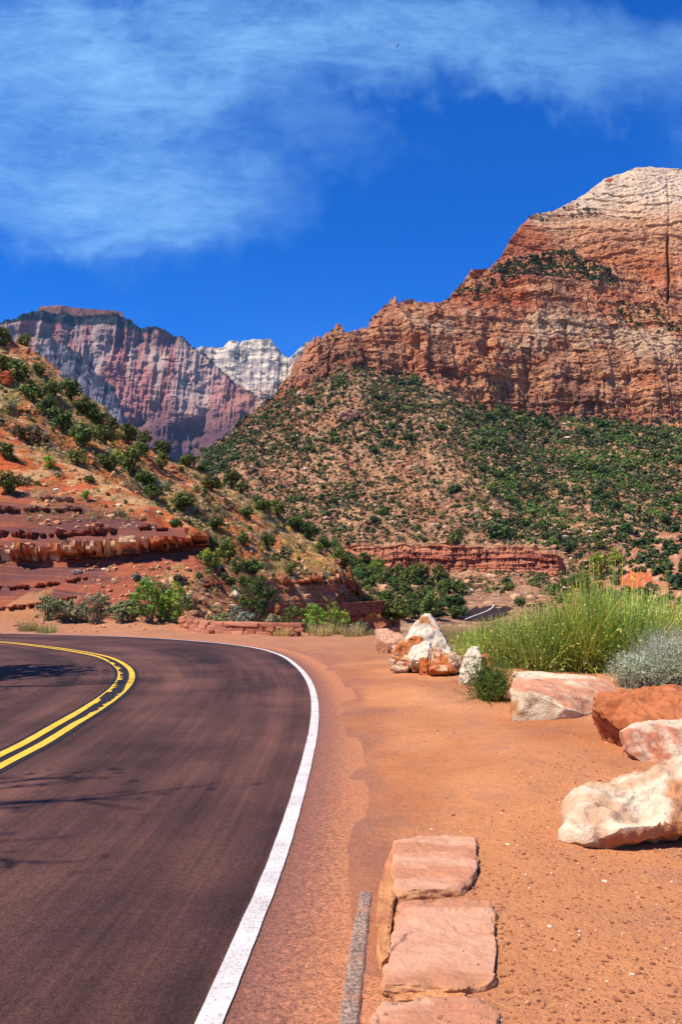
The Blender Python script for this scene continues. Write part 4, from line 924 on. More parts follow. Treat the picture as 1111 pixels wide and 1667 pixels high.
rock('boulder', pts(8.05, [(964, 1134, .45), (1000, 1127, .5), (1040, 1120, .5), (1098, 1114, .55), (1108, 1120, .6), (1170, 1140, .6), (959, 1152, .25), (972, 1160, .05), (1004, 1186, -.15), (1060, 1178, -.2), (1160, 1165, -.1), (980, 1134, 1.2), (1100, 1122, 1.3), (1180, 1150, 1.3)],
     [(990, .5), (1014, .2), (1110, .1), (1190, .3), (980, 1.1), (1180, 1.2)], -.06),
     'squared orange block with dark broken end behind the pink slab', n=6, amp=.016, seed=23, colf=two(A(208, 126, 84, .62), A(176, 98, 62, .62), .30, 5, 23, lambda co, no: 0*no[:, 0]))
# flat topped slab with white broken face
rock('boulder', pts(10.05, [(832, 1122, .05), (860, 1124, .0), (890, 1132, .0), (925, 1152, 0), (956, 1166, .05), (835, 1087, 2.9), (870, 1088, 3.0), (930, 1093, 3.0), (1004, 1104, 2.3), (1000, 1122, 1.6), (1010, 1140, .9)], [(831, .02), (890, 0), (952, .02), (1005, .8), (1010, 2.2), (840, 2.8)], -.08),
     'broad flat slab with smooth pink top and knobbly white front', n=6, amp=.006, seed=31,
     colf=lambda co, no, q: np.where((ss(.55, .8, no[:, 2]) > .5)[:, None], two(A(228, 162, 130, .64), A(246, 220, 196, .66), .38, 3, 31, lambda c, n_: .4*np.exp(-((PYof(c)-1097-.06*(PXof(c)-860))/4)**2))(co, no, q), two(A(248, 230, 202, .62), A(206, 150, 104, .62), .42, 9, 33)(co, no, q)))
# stone cluster
rock('boulder', pts(16.9, [(672, 1030, 0), (684, 1002, .15), (692, 997, .25), (700, 998, .25), (707, 1008, .2), (716, 1030, .05), (728, 1052, -.1), (742, 1066, -.2), (650, 1050, .1), (660, 1060, -.1), (720, 1078, -.35), (690, 1000, .7), (730, 1050, .9), (665, 1045, .9)], [(655, .1), (742, -.2), (740, 1), (660, 1)], -.05),
     'tall pointed white boulder at the back of the stone cluster', n=5, amp=.014, seed=41, colf=two(WHITE, A(214, 142, 92, .64), .55, 3, 41, lambda co, no: 1.1*ss(12, 6, np.hypot((PXof(co)-693)/1.1, (PYof(co)-1012))*1.0)))
rock('boulder', pts(16.1, [(640, 1052, .2), (655, 1043, .2), (672, 1034, .35), (686, 1033, .4), (693, 1041, .35), (676, 1062, .05), (668, 1080, 0), (634, 1074, .15), (633, 1086, .15), (640, 1093, .1), (664, 1094, 0), (650, 1050, .8), (690, 1040, .9)], [(637, .2), (664, .1), (668, .8), (640, .8)], -.02),
     'tan white boulder with orange top at the cluster edge', n=5, amp=.022, seed=47, colf=two(A(236, 212, 184, .66), A(206, 124, 74, .64), .30, 3, 47, lambda co, no: .9*ss(0, 14, (PXof(co)-664)-(PYof(co)-1050)*.7)*ss(1072, 1060, PYof(co))))
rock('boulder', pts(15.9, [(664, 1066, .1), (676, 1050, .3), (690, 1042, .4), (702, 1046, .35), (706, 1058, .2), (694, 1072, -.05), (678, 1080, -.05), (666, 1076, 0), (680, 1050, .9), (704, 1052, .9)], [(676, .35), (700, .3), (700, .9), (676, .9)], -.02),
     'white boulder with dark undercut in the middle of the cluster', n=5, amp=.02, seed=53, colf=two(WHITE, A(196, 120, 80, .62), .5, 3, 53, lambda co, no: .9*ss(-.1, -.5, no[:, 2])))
rock('boulder', pts(15.5, [(684, 1073, .2), (692, 1070, .15), (699, 1078, .1), (697, 1096, 0), (684, 1094, .1), (690, 1072, .4)], [(685, .15), (698, .05), (697, .4), (685, .4)], -.03),
     'small orange stone wedged in the cluster', n=4, amp=.03, seed=59, colf=two(ORG, A(196, 124, 80), .3, 3, 59))
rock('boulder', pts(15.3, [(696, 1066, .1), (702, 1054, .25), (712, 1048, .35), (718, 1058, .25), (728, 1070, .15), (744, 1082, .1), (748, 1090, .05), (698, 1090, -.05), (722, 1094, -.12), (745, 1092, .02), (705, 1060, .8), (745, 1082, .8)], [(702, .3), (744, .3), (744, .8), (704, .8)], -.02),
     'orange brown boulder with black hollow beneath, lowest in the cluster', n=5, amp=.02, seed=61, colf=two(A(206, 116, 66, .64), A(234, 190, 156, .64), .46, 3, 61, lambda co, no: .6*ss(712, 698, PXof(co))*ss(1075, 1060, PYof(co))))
rock('boulder', pts(16.6, [(728, 1062, .1), (742, 1064, .1), (753, 1070, .1), (754, 1082, 0), (738, 1080, -.1), (730, 1072, 0), (735, 1064, .7), (752, 1070, .7)], [(732, 0), (753, .05), (752, .7), (734, .7)], -.02),
     'low grey tan rock behind the orange cluster boulder', n=4, amp=.03, seed=67, colf=two(A(226, 196, 168), A(190, 150, 120), .1, 4, 67))
rock('boulder', pts(13.5, [(752, 1076, .1), (760, 1056, .25), (768, 1050, .3), (778, 1052, .3), (784, 1062, .2), (786, 1090, .05), (762, 1112, -.05), (747, 1100, .1), (745, 1118, .1), (758, 1124, .02), (770, 1056, .6), (784, 1066, .6)], [(747, .1), (760, .0), (786, .1), (784, .6), (750, .6)], -.03),
     'narrow upright white stone beside the green plant', n=5, amp=.02, seed=71, colf=two(A(244, 226, 204, .66), A(210, 150, 112), .5, 3, 71))
rock('boulder', pts(13.8, [(783, 1062, .15), (792, 1062, .2), (802, 1076, .1), (806, 1100, .05), (784, 1104, 0), (792, 1066, .5)], [(784, .05), (806, .1), (804, .6), (786, .6)], -.03),
     'orange stone leaning on the upright white stone', n=4, amp=.025, seed=73, colf=two(A(222, 140, 84, .64), A(196, 104, 62), .1, 3, 73))
rock('boulder', pts(21.8, [(610, 1023, .5), (626, 1023, .6), (652, 1034, .4), (668, 1042, .2), (664, 1047, 0), (628, 1046, -.1), (613, 1036, .1), (612, 1024, 1.3), (660, 1036, 1.3)], [(614, .1), (630, -.1), (666, 0), (664, 1.3), (616, 1.3)], -.05),
     'long low pinkish slab behind the stone cluster', n=5, amp=.012, seed=79, colf=two(A(226, 176, 150), A(196, 130, 104), .2, 3, 79, lambda co, no: -.3*no[:, 2]))
# boulder on the left crest and boulders of the talus
def rock_at(px_, py_, wpx, hpx, lab, cols, seed, tilt=0, n=4, deep=.8, name='boulder', shape=None, group=None, amp=.035):
    loc, nr, ob = cast(px_, py_)
    Y_ = loc.y; s = Y_/F; rr = np.random.default_rng(seed); ps = []
    for i in range(16):
        a = i/16*6.283; rx_ = wpx/2*s*rr.uniform(.82, 1.05); ry_ = hpx/2*s*rr.uniform(.8, 1.1)
        for dy_, k_ in ((-.15, .72), (deep*.5, 1), (deep, .7)):
            xx = math.cos(a)*rx_*k_; zz = math.sin(a)*ry_*k_; ca, sa = math.cos(tilt), math.sin(tilt)
            ps.append((loc.x+xx*ca-zz*sa, loc.y+dy_*wpx*s*.6, loc.z+hpx*.42*s+xx*sa+zz*ca))
    return rock(name, ps, lab, n=n, amp=amp, seed=seed, colf=two(*cols, .15, 3, seed), group=group, sm=1)
Yb = 112.5
rock('boulder', [W(a, b, Yb+c_) for a, b, c_ in [(9, 560, 0), (20, 554, 0), (36, 560, 0), (60, 575, 0), (84, 590, 0), (100, 603, 0), (102, 612, -1), (96, 616, -1.5), (82, 616, -2), (74, 606, -2), (50, 600, -3), (20, 588, -3), (8, 576, -1), (20, 560, 6), (90, 600, 6), (60, 612, 5)]],
     'huge smooth orange tan boulder on the hill crest among junipers', n=6, amp=.012, seed=83, colf=two(A(206, 148, 108, .62), A(180, 112, 80, .6), .2, 5, 83))
rock_at(8, 628, 26, 30, 'broken orange outcrop below the crest boulder', (A(206, 110, 66), A(180, 84, 52)), 86, n=5)
rock_at(569, 687, 42, 27, 'biggest pinkish boulder on the upper talus slope', (A(206, 158, 132, .62), A(186, 126, 100)), 88, tilt=.15, n=5)
for i, (a, b, w_, h_, lab) in enumerate([(655, 697, 18, 9, 'pink boulder resting on the talus below the big one'), (640, 690, 9, 7, 'small white rock above the pink talus boulder'), (703, 690, 14, 12, 'squat boulder among trees near the high cliff foot'), (672, 684, 9, 8, 'pale rock uphill between two talus boulders'),
        (683, 707, 16, 8, 'pale slab lying in a gap between talus pinyons'), (586, 648, 12, 10, 'rough rock perched under the cliff corner'), (622, 645, 11, 12, 'upright rock between bushes under the cliff'), (650, 755, 22, 6, 'long flat pale rock in mid talus'),
        (672, 765, 16, 9, 'rounded rock beside the long flat talus rock'), (640, 855, 16, 9, 'pinkish boulder low on the talus above the red cliff'), (660, 848, 12, 7, 'pale boulder just beside the low pinkish one'), (520, 900, 12, 8, 'brown rock at the hillside and talus junction')]):
    rock_at(a, b, w_, h_, lab, (A(222, 186, 160, .64), A(196, 142, 116)), 100+i, n=3)
for i, (a, b, w_, h_, lab) in enumerate([(122, 652, 16, 8, 'red brown rock on the hillside under crest junipers'), (361, 815, 12, 6, 'dark flat rock with shadow on the far hillside'), (375, 825, 12, 4, 'thin pale rock just below the dark flat one'), (244, 812, 6, 7, 'small white rock on the orange rubble crest'),
        (330, 985, 14, 16, 'upright orange and white stone under the debris fan'), (313, 1002, 16, 9, 'white rock at the foot of the debris fan'), (345, 995, 16, 5, 'flat brown rock beside the upright stone'), (300, 1008, 10, 7, 'small pale rock beside the light green bush'), (550, 918, 16, 10, 'pale block on the nose of the second cut')]):
    rock_at(a, b, w_, h_, lab, (A(232, 190, 160, .64), A(200, 122, 84)), 140+i, n=3)

# ---- jointed rock ledges in the cut (bedrock: each ledge is one outcrop with blocks along it)
def ledge(name, lab, line, hpx, wpx, out, cols, seed, gap=.10, hvar=.25):
    """line: (px, py of the ledge foot); blocks stand out of the slope by `out` metres"""
    rr = np.random.default_rng(seed); ln = poly(line); a = ln[0, 0]; Vs = []; Fs = []; Cs = []; off = 0; first = None
    while a < ln[-1, 0]:
        wv = wpx*rr.uniform(.35, 1.0)*(2.1 if rr.uniform() < .25 else 1)*1.15; m = a+wv/2; b = np.interp(m, ln[:, 0], ln[:, 1]); loc, nr, ob = cast(m, b)
        step = wv
        if loc is not None and ob in (hillA, hillB) and not (hvar > .4 and rr.uniform() < .2):
            s = loc.y/F; w3 = wv*s*(1-gap*rr.uniform(.4, 2.2)); h3 = hpx*s*rr.uniform(1-hvar, 1+hvar*.6); o3 = out*rr.uniform(.25, 1.45); dpt = 2.2
            n = 6; bm = bmesh.new(); bmesh.ops.create_cube(bm, size=1)
            bmesh.ops.subdivide_edges(bm, edges=bm.edges, cuts=7, use_grid_fill=True)
            co = np.array([v.co[:] for v in bm.verts])
            co[:, 0] *= w3*(1+.12*co[:, 2]*rr.uniform(-1, 1)); co[:, 2] *= h3; under = ss(.1, -.5, co[:, 2]/h3)
            co[:, 1] = np.where(co[:, 1] < 0, -o3+co[:, 1]*.0+under*o3*rr.uniform(.2, .75)*1.0, dpt)
            fr = np.array([v.co.y for v in bm.verts])   # keep side faces evenly spread
            co[:, 1] = -o3+(fr+.5)*(dpt+o3)+np.where(fr < -.45, under*o3*rr.uniform(.5, .95), 0)
            co[:, 2] += (co[:, 1]+o3)*.0; ang = rr.uniform(-.10, .10); ca, sa = math.cos(ang), math.sin(ang)
            x_, y_ = co[:, 0]*ca-co[:, 1]*sa, co[:, 0]*sa+co[:, 1]*ca
            P_ = np.stack([x_+loc.x, y_+loc.y, co[:, 2]+loc.z+h3*.45], 1)
            dn = fbm(P_[:, 0]*1.6, P_[:, 1]*1.6, P_[:, 2]*1.6, o=3, s=seed+2); dn2 = fbm(P_[:, 0]*5, P_[:, 1]*5, P_[:, 2]*5, o=2, s=seed+3)
            c_ = co-np.array([0, co[:, 1].mean(), 0]); c_ = c_/(np.linalg.norm(c_, axis=1, keepdims=True)+1e-6)
            P_ = P_+c_*(dn*.13+dn2*.05)[:, None]*min(1, h3)
            for v, p in zip(bm.verts, P_): v.co = p
            bm.verts.index_update(); Fs.append(np.array([[v.index for v in f.verts] for f in bm.faces])+off); Vs.append(P_); off += len(P_)
            cc = lerp(cols[0], cols[1], ss(-.25, .35, fbm(P_[:, 0]*.7, P_[:, 1]*.7, P_[:, 2]*1.4, o=3, s=seed+5)+rr.uniform(-.4, .4)))
            cc = lerp(cc, cols[2], ss(.15, .6, fbm(P_[:, 0]*1.5, P_[:, 1]*1.5, P_[:, 2]*2, o=3, s=seed+7))*.8); Cs.append(cc); bm.free()
        a += step
    o = link(name, mesh(name, np.vstack(Vs), np.vstack(Fs), np.vstack(Cs)), m_rock)
    return tag(o, uniq(lab), 'rock ledge', kind='structure')
ledge('rock_ledge', 'pale jointed sandstone ledge running across the maroon cut', [(-300, 918), (0, 912), (60, 912), (150, 906), (230, 899), (262, 896)], 26, 15, 1.35, (A(240, 196, 156, .66), A(214, 128, 84, .62), A(190, 96, 62)), 801, gap=.24)
ledge('rock_ledge', 'overhanging orange end of the main ledge at the nose', [(258, 896), (300, 890), (332, 886)], 19, 15, 1.5, (A(200, 104, 64, .62), A(226, 150, 106, .64), A(170, 76, 48)), 811)
ledge('rock_ledge', 'thin notched maroon ledge above the main pale ledge', [(-200, 874), (0, 874), (60, 876), (186, 868)], 11, 8, .6, (A(150, 84, 70), A(178, 104, 78), A(120, 66, 58)), 821, gap=.22, hvar=.5)
ledge('rock_ledge', 'small crumbly maroon ledge highest on the dark cut', [(-100, 832), (10, 832), (70, 832), (126, 832)], 8, 7, .45, (A(140, 80, 70), A(196, 150, 130), A(112, 60, 56)), 831, gap=.25, hvar=.5)
ledge('rock_ledge', 'short ledge of light blocks beside the highest dark ledge', [(66, 814), (112, 816)], 7, 9, .4, (A(216, 176, 152), A(190, 140, 118), A(130, 74, 64)), 841, gap=.2)
ledge('rock_ledge', 'low red ledge line beneath the main ledge shadows', [(-200, 962), (0, 960), (60, 956), (110, 948), (148, 941)], 5, 7, .3, (A(178, 84, 54), A(196, 108, 72), A(150, 66, 46)), 851, gap=.15, hvar=.6)
ledge('rock_ledge', 'lowest red ledge line just above the roadside', [(-200, 996), (0, 993), (40, 990), (90, 982), (126, 972)], 6, 7, .32, (A(186, 92, 58), A(206, 122, 82), A(150, 66, 46)), 861, gap=.12, hvar=.6)
ledge('rock_ledge', 'broken dark ledge on the orange rubble near the cut end', [(226, 862), (262, 864), (284, 862)], 8, 8, .5, (A(140, 76, 66), A(176, 92, 62), A(120, 62, 54)), 871, gap=.2, hvar=.5)
ledge('rock_ledge', 'tiny broken ledge low on the red cut end', [(332, 958), (352, 954)], 6, 6, .3, (A(176, 84, 54), A(200, 110, 74), A(140, 60, 44)), 881, gap=.2)
ledge('rock_ledge', 'pale blocky ledge on the second cut beyond', [(436, 952), (480, 952), (546, 948)], 14, 11, 1.0, (A(222, 168, 122, .64), A(204, 124, 78, .62), A(176, 84, 56)), 891, gap=.14, hvar=.5)

# ================================================================== KERB STONES, GUTTER
def block(pts2, h, lab, seed, zt=.0, parent=None):
    """kerb stone: worn flat block over a ground outline of (px, py) given for the top face"""
    top_ = [G(a, b, h) for a, b in pts2]; cx_ = sum(p[0] for p in top_)/len(top_); cy_ = sum(p[1] for p in top_)/len(top_)
    ps = [(p[0], p[1], h) for p in top_]+[(cx_+(p[0]-cx_)*1.02, cy_+(p[1]-cy_)*1.02, h-.03) for p in top_]+[(cx_+(p[0]-cx_)*1.06, cy_+(p[1]-cy_)*1.03, -.08) for p in top_]
    def cf(co, no, q):
        n = fbm(co[:, 0]*2.2, co[:, 1]*7, co[:, 2], o=5, s=seed); c = lerp(A(228, 172, 146, .64), A(212, 148, 118, .62), ss(-.5, .5, n))
        c = lerp(c, A(222, 160, 118, .62), .9*ss(.75, .4, no[:, 2])); spots = (seed == 909)*ss(.86, .94, fbm(co[:, 0]*30, co[:, 1]*30, 0, o=2, s=seed+5))
        return lerp(c, A(110, 60, 52), spots*.7)
    bm = bmesh.new()
    for p in ps: bm.verts.new(p)
    r = bmesh.ops.convex_hull(bm, input=bm.verts)
    bmesh.ops.delete(bm, geom=list({e for e in r['geom_interior']+r['geom_unused'] if isinstance(e, bmesh.types.BMVert)}), context='VERTS')
    for i in range(8):
        ed = [e for e in bm.edges if e.calc_length() > .016]
        if not ed: break
        bmesh.ops.subdivide_edges(bm, edges=ed, cuts=1, use_grid_fill=True); bmesh.ops.triangulate(bm, faces=[f for f in bm.faces if len(f.verts) > 3])
        if i < 6: bmesh.ops.smooth_vert(bm, verts=bm.verts, factor=.12, use_axis_x=True, use_axis_y=True, use_axis_z=True)
    bm.normal_update(); co = np.array([v.co[:] for v in bm.verts]); no = np.array([v.normal[:] for v in bm.verts])
    w1 = fbm(co[:, 0]*3, co[:, 1]*3, co[:, 2]*3, o=2, s=seed+9)
    flake = steps(1.4*fbm(co[:, 0]*2.6, co[:, 1]*3.2, co[:, 2]*6, o=3, s=seed+11), .5, seed+12, .10)
    side = ss(.8, .3, no[:, 2])
    d = .008*w1+.009*flake+.0045*fbm(co[:, 0]*16, co[:, 1]*30, co[:, 2]*16, o=4, s=seed+13)+side*.012*fbm(co[:, 0]*9, co[:, 1]*9, co[:, 2]*22, o=4, s=seed+14)
    co2 = co+no*d[:, None]
    for v, c_ in zip(bm.verts, co2): v.co = c_
    me = bpy.data.meshes.new('kerb_stone'); ctr = Vector((cx_, cy_, 0)); bmesh.ops.translate(bm, verts=bm.verts, vec=-ctr); bm.to_mesh(me); bm.free()
    me.polygons.foreach_set('use_smooth', np.ones(len(me.polygons), bool)); me.set_sharp_from_angle(angle=R(40))
    at = me.color_attributes.new('Col', 'FLOAT_COLOR', 'POINT'); cc = np.ones((len(co2), 4), np.float32); cc[:, :3] = cf(co2, no, None); at.data.foreach_set('color', cc.ravel())
    return tag(link('kerb_stone', me, m_stone, loc=ctr), uniq(lab), 'kerb stone', 'flat pink kerb stones beside the road')
block([(641, 1366), (690, 1358), (776, 1359), (776, 1418), (752, 1445), (700, 1448), (640, 1450)], .065, 'pink kerb stone with chipped corner, topmost and squarest of the row', 901)
block([(652, 1467), (735, 1464), (800, 1463), (812, 1545), (806, 1594), (750, 1600), (700, 1597), (622, 1602), (624, 1588), (645, 1545)], .058, 'middle pink kerb stone with curved flake marks', 905)
block([(620, 1628), (700, 1622), (780, 1622), (812, 1650), (815, 1760), (700, 1770), (596, 1770), (604, 1650)], .05, 'pink kerb stone with dark spots at the bottom of the row', 909)
# sandy earth packed between and beside the stones
def slabstone(pts2, h, lab, seed, col, amp=.010):
    ps = [G(a, b, h) for a, b in pts2]+[(p[0], p[1], -.06) for p in [G(a, b, h) for a, b in pts2]]
    return rock('stone', ps, lab, cat='stone', n=6, amp=amp, seed=seed, colf=two(*col, .2, 4, seed), mat=m_stone)
slabstone([(628, 1398), (640, 1372), (650, 1372), (646, 1450), (640, 1500), (634, 1560), (620, 1580), (612, 1550), (612, 1470)], .05, 'narrow crumbly orange stone along the road side of the kerb stones', 921, (A(226, 160, 112, .62), A(214, 142, 104, .62)), .004)
slabstone([(640, 1606), (720, 1604), (768, 1602), (764, 1622), (640, 1628)], .035, 'low sandy sill between the two nearest kerb stones', 925, (A(230, 166, 118, .62), A(216, 150, 106, .62)))
rock('stone', pts(4.48, [(806, 1428, 0), (818, 1424, .05), (832, 1434, .04), (822, 1440, -.03), (808, 1436, 0)], [(808, 0), (830, .02), (818, -.03)], -.01), 'small flat white stone in the dirt beside the top kerb stone', cat='stone', n=3, amp=.02, seed=931, colf=two(A(238, 214, 184), A(226, 190, 150), .2, 3, 931))
# gutter strip of pebbly concrete
gl = [gp([(a, b)])[0] for a, b in ((586, 1456), (576, 1500), (566, 1560), (558, 1610), (550, 1667), (540, 1760), (515, 2000))]; gr = [gp([(a, b)])[0] for a, b in ((607, 1458), (603, 1500), (597, 1560), (592, 1610), (586, 1667), (580, 1760), (570, 2000))]
gl = spline(gl, 120); gr = spline(gr, 120); t = np.linspace(0, 1, 14)[None, :, None]
Pg = gl[:, None]*(1-t)+gr[:, None]*t; xx, yy_ = Pg[..., 0], Pg[..., 1]
zz = .021+.006*fbm(xx*9, yy_*9, o=4, s=951)-.03*ss(.12, 0, t[..., 0])*np.ones_like(xx)-.012*ss(.88, 1, t[..., 0])
m_gut, b_ = begin('pebbly_concrete'); pos = nn('ShaderNodeNewGeometry').outputs['Position']; na = noise(pos, 70, 4, .8); nb = noise(pos, 5, 4, .6)
L.new(mix(ramp(nb, .52, .72), mix(ramp(na, .40, .62), tuple(A(120, 96, 90, .6)), tuple(A(214, 182, 166, .6))), tuple(A(206, 150, 118, .6))), b_.inputs['Base Color']); b_.inputs['Roughness'].default_value = .9; bump(b_, na, .7, .008)
struct(link('kerb', mesh('gutter', np.concatenate([Pg, zz[..., None]], -1), gridfaces(120, 14)[:, ::-1], None, True), m_gut), 'worn strip of pebbly grey concrete half buried beside the stones', 'kerb')

# ================================================================== WALLS
def drywall(line, h, lab, seed, cols, stone=.55, thick=.45, name='stone_wall', zoff=0, brick=False):
    rr = np.random.default_rng(seed); ln = np.array(line, float); s_ = np.r_[0, np.cumsum(np.linalg.norm(np.diff(ln, axis=0), axis=1))]; tot = s_[-1]
    Vs = []; Fs = []; Cs = []; off = 0; nc_ = len(h)
    zc = 0
    for k, hk in enumerate(h):
        a = -rr.uniform(0, .3)
        while a < tot:
            wv = stone*rr.uniform(.6, 1.6)*(1.5 if k == nc_-1 else 1); m = min(max(a+wv/2, 0), tot); p = np.array([np.interp(m, s_, ln[:, i]) for i in range(3)]); p2 = np.array([np.interp(min(m+.1, tot), s_, ln[:, i]) for i in range(3)]); p1 = np.array([np.interp(max(m-.1, 0), s_, ln[:, i]) for i in range(3)])
            dr = (p2-p1)[:2]; dr /= np.linalg.norm(dr); bm = bmesh.new(); bmesh.ops.create_cube(bm, size=1); bmesh.ops.subdivide_edges(bm, edges=bm.edges, cuts=4, use_grid_fill=True)
            co = np.array([v.co[:] for v in bm.verts]); rn = 1-.10*(np.abs(co)**4).sum(1)*16/3; co = co*rn[:, None]
            co *= np.array([wv*1.0, thick*rr.uniform(.9, 1.12), hk*rr.uniform(.92, 1.12)]); P_ = np.stack([co[:, 0]*dr[0]-co[:, 1]*dr[1]+p[0], co[:, 0]*dr[1]+co[:, 1]*dr[0]+p[1], co[:, 2]+p[2]+zc+hk/2], 1)
            q = fbm(P_[:, 0]*3.2, P_[:, 1]*3.2, P_[:, 2]*4.5, o=3, s=seed); P_ += (co/(np.linalg.norm(co, axis=1, keepdims=True)+1e-6))*(q*.22*hk)[:, None]
            Fs.append(np.array([[v.index for v in f.verts] for f in bm.faces])+off); off += len(P_); Vs.append(P_)
            Cs.append(lerp(cols[0], cols[1], np.clip(rr.uniform(0, 1)+.5*fbm(P_[:, 0]*4, P_[:, 1]*4, P_[:, 2]*6, o=3, s=seed+3), 0, 1))); bm.free(); a += wv*.97
        zc += hk*.96
    me = mesh(name, np.vstack(Vs), np.vstack(Fs), np.vstack(Cs))
    return tag(link(name, me, m_rock), uniq(lab), 'wall')
drywall([G(300, 1026)+(), G(345, 1032), G(400, 1034), G(450, 1035.5), G(486, 1036)], [.19, .19, .17], 'low crumbling wall of red stones at the outside of the bend', 961, (A(218, 148, 122, .64), A(192, 118, 94, .6)), stone=.8, thick=.6)
wl_ = [W(452, 1004, 80), W(490, 1004, 84), W(520, 1003, 88), W(560, 1001, 92), W(632, 995, 99)]
drywall(wl_, [.42, .4, .4, .2], 'brown brick retaining wall below the second cut', 971, (A(176, 114, 86, .6), A(146, 90, 70, .6)), stone=.7, thick=.5)
# the road far down the valley
q = [W(a, b, c_) for a, b, c_ in ((720, 984, 236), (745, 983, 237), (768, 983.5, 236), (788, 985, 233), (801, 988, 227), (806, 991.5, 221), (802, 995.5, 214), (792, 1000, 206), (778, 1005, 199), (760, 1012, 190))]
q = spline([tuple(v) for v in q], 60); qn = nrm(q[:, :2]); wv_ = 5.2
qa = q.copy(); qb = q.copy(); qa[:, :2] -= qn*wv_; qb[:, :2] += qn*wv_
P_ = np.stack([qa, qb], 1); P_[..., 2] = -4.1+.092*(P_[..., 1]-190)
o = link('road', ribbon_mesh('valley_road', P_, [.35, 1.9], arcs(q)), line_mat('dark_asphalt', A(58, 36, 40, .6), .3, A(96, 66, 64), .5, .7)); struct(o, 'dark hairpin of the road far down in the valley', 'road')
P_ = np.stack([q+np.c_[qn*.15, 0*q[:, 0]], q+np.c_[qn*.55, 0*q[:, 0]]], 1); P_[..., 2] = -4.0+.092*(P_[..., 1]-190)
link('edge_line', ribbon_mesh('edge_line_far', P_, [0, 1], arcs(q)), bpy.data.materials['white_paint'], o)

# ================================================================== FOREGROUND PLANTS
def stalks(n, rad, L0, L1, spread, wd, cols, seed, lean=(0, 0), bend=.35, seg=4, leaf=0, leafsize=.03, leafcol=None, head=None, zb=0.0, el=1.0):
    r = np.random.default_rng(seed); a = r.uniform(0, 2*math.pi, n); rr = rad*np.sqrt(r.uniform(0, 1, n))
    bx = rr*np.cos(a)*el; by = rr*np.sin(a); th = np.abs(r.normal(0, spread, n)); ph = a+r.normal(0, .7, n); Ln = r.uniform(L0, L1, n)
    out = np.stack([np.cos(ph), np.sin(ph)], 1); pts_ = []; pos_ = np.stack([bx, by, np.full(n, -.04+zb)], 1)
    for k in range(seg+1):
        pts_.append(pos_.copy()); ang = th+bend*th*k/seg*1.6
        dv = np.stack([np.sin(ang)*out[:, 0]+lean[0], np.sin(ang)*out[:, 1]+lean[1], np.cos(ang)], 1); dv /= np.linalg.norm(dv, axis=1, keepdims=True)
        dv = dv+r.normal(0, .05, (n, 3)); pos_ = pos_+dv*(Ln/seg)[:, None]
    pts_ = np.array(pts_)                       # seg+1, n, 3
    side = np.stack([-np.sin(ph+r.uniform(-1.2, 1.2, n)), np.cos(ph), 0*ph], 1); side /= np.linalg.norm(side, axis=1, keepdims=True)
    V_ = []; F_ = []
    for k in range(seg+1):
        w_ = wd*(1-.75*k/seg)*.5; V_.append(pts_[k]-side*w_); V_.append(pts_[k]+side*w_)
    V_ = np.array(V_).transpose(1, 0, 2); m_ = 2*(seg+1); base = np.arange(n)[:, None]*m_
    for k in range(seg): F_.append(base+np.array([2*k, 2*k+1, 2*k+3, 2*k+2])[None])
    F_ = np.vstack(F_); f = r.uniform(0, 1, n); cc = np.repeat(lerp(cols[0], cols[1], f), m_, 0); V_ = V_.reshape(-1, 3); Vs = [V_]; Fs = [F_]; Cs = [cc]; off = len(V_)
    if leaf:
        i = r.integers(0, n, n*leaf); k = r.uniform(.25, 1, n*leaf)*seg; k0 = np.minimum(k.astype(int), seg-1); p = pts_[k0, i]+(pts_[k0+1, i]-pts_[k0, i])*(k-k0)[:, None]+r.normal(0, leafsize*.8, (n*leaf, 3))
        lv, lf = leaves(p, rvec(n*leaf, r)*.8+np.array([0, 0, .35]), leafsize, r, .38); Vs.append(lv); Fs.append(lf+off); off += len(lv)
        lc = leafcol or cols; Cs.append(np.repeat(lerp(lc[0], lc[1], r.uniform(0, 1, n*leaf)), 4, 0))
    if head:
        m = int(n*head[0]); i = r.integers(0, n, m); p = pts_[seg, i]-(pts_[seg, i]-pts_[seg-1, i])*r.uniform(0, .8, (m, 1))+r.normal(0, head[1]*.5, (m, 3)); lv, lf = leaves(p, rvec(m, r), head[1], r, .6); Vs.append(lv); Fs.append(lf+off); Cs.append(np.tile(head[2], (len(lv), 1)))
    return np.vstack(Vs), np.vstack(Fs), np.vstack(Cs)
def plant(name, lab, cat, layers, loc, group=None):
    Vs = []; Fs = []; Cs = []; off = 0
    for V_, F_, c_ in layers: Vs.append(V_); Fs.append(F_+off); Cs.append(c_); off += len(V_)
    o = link(name, mesh(name, np.vstack(Vs), np.vstack(Fs), np.vstack(Cs)), m_leaf, loc=loc); return tag(o, uniq(lab), cat, group)
YG0 = YG = (A(142, 164, 60, .92), A(222, 222, 124, .92)); GG0 = GG = (A(80, 118, 40, .85), A(160, 188, 76, .85)); ST = (A(176, 156, 96, .75), A(226, 206, 150, .75)); DS = (A(96, 78, 60, .6), A(150, 126, 98, .6))
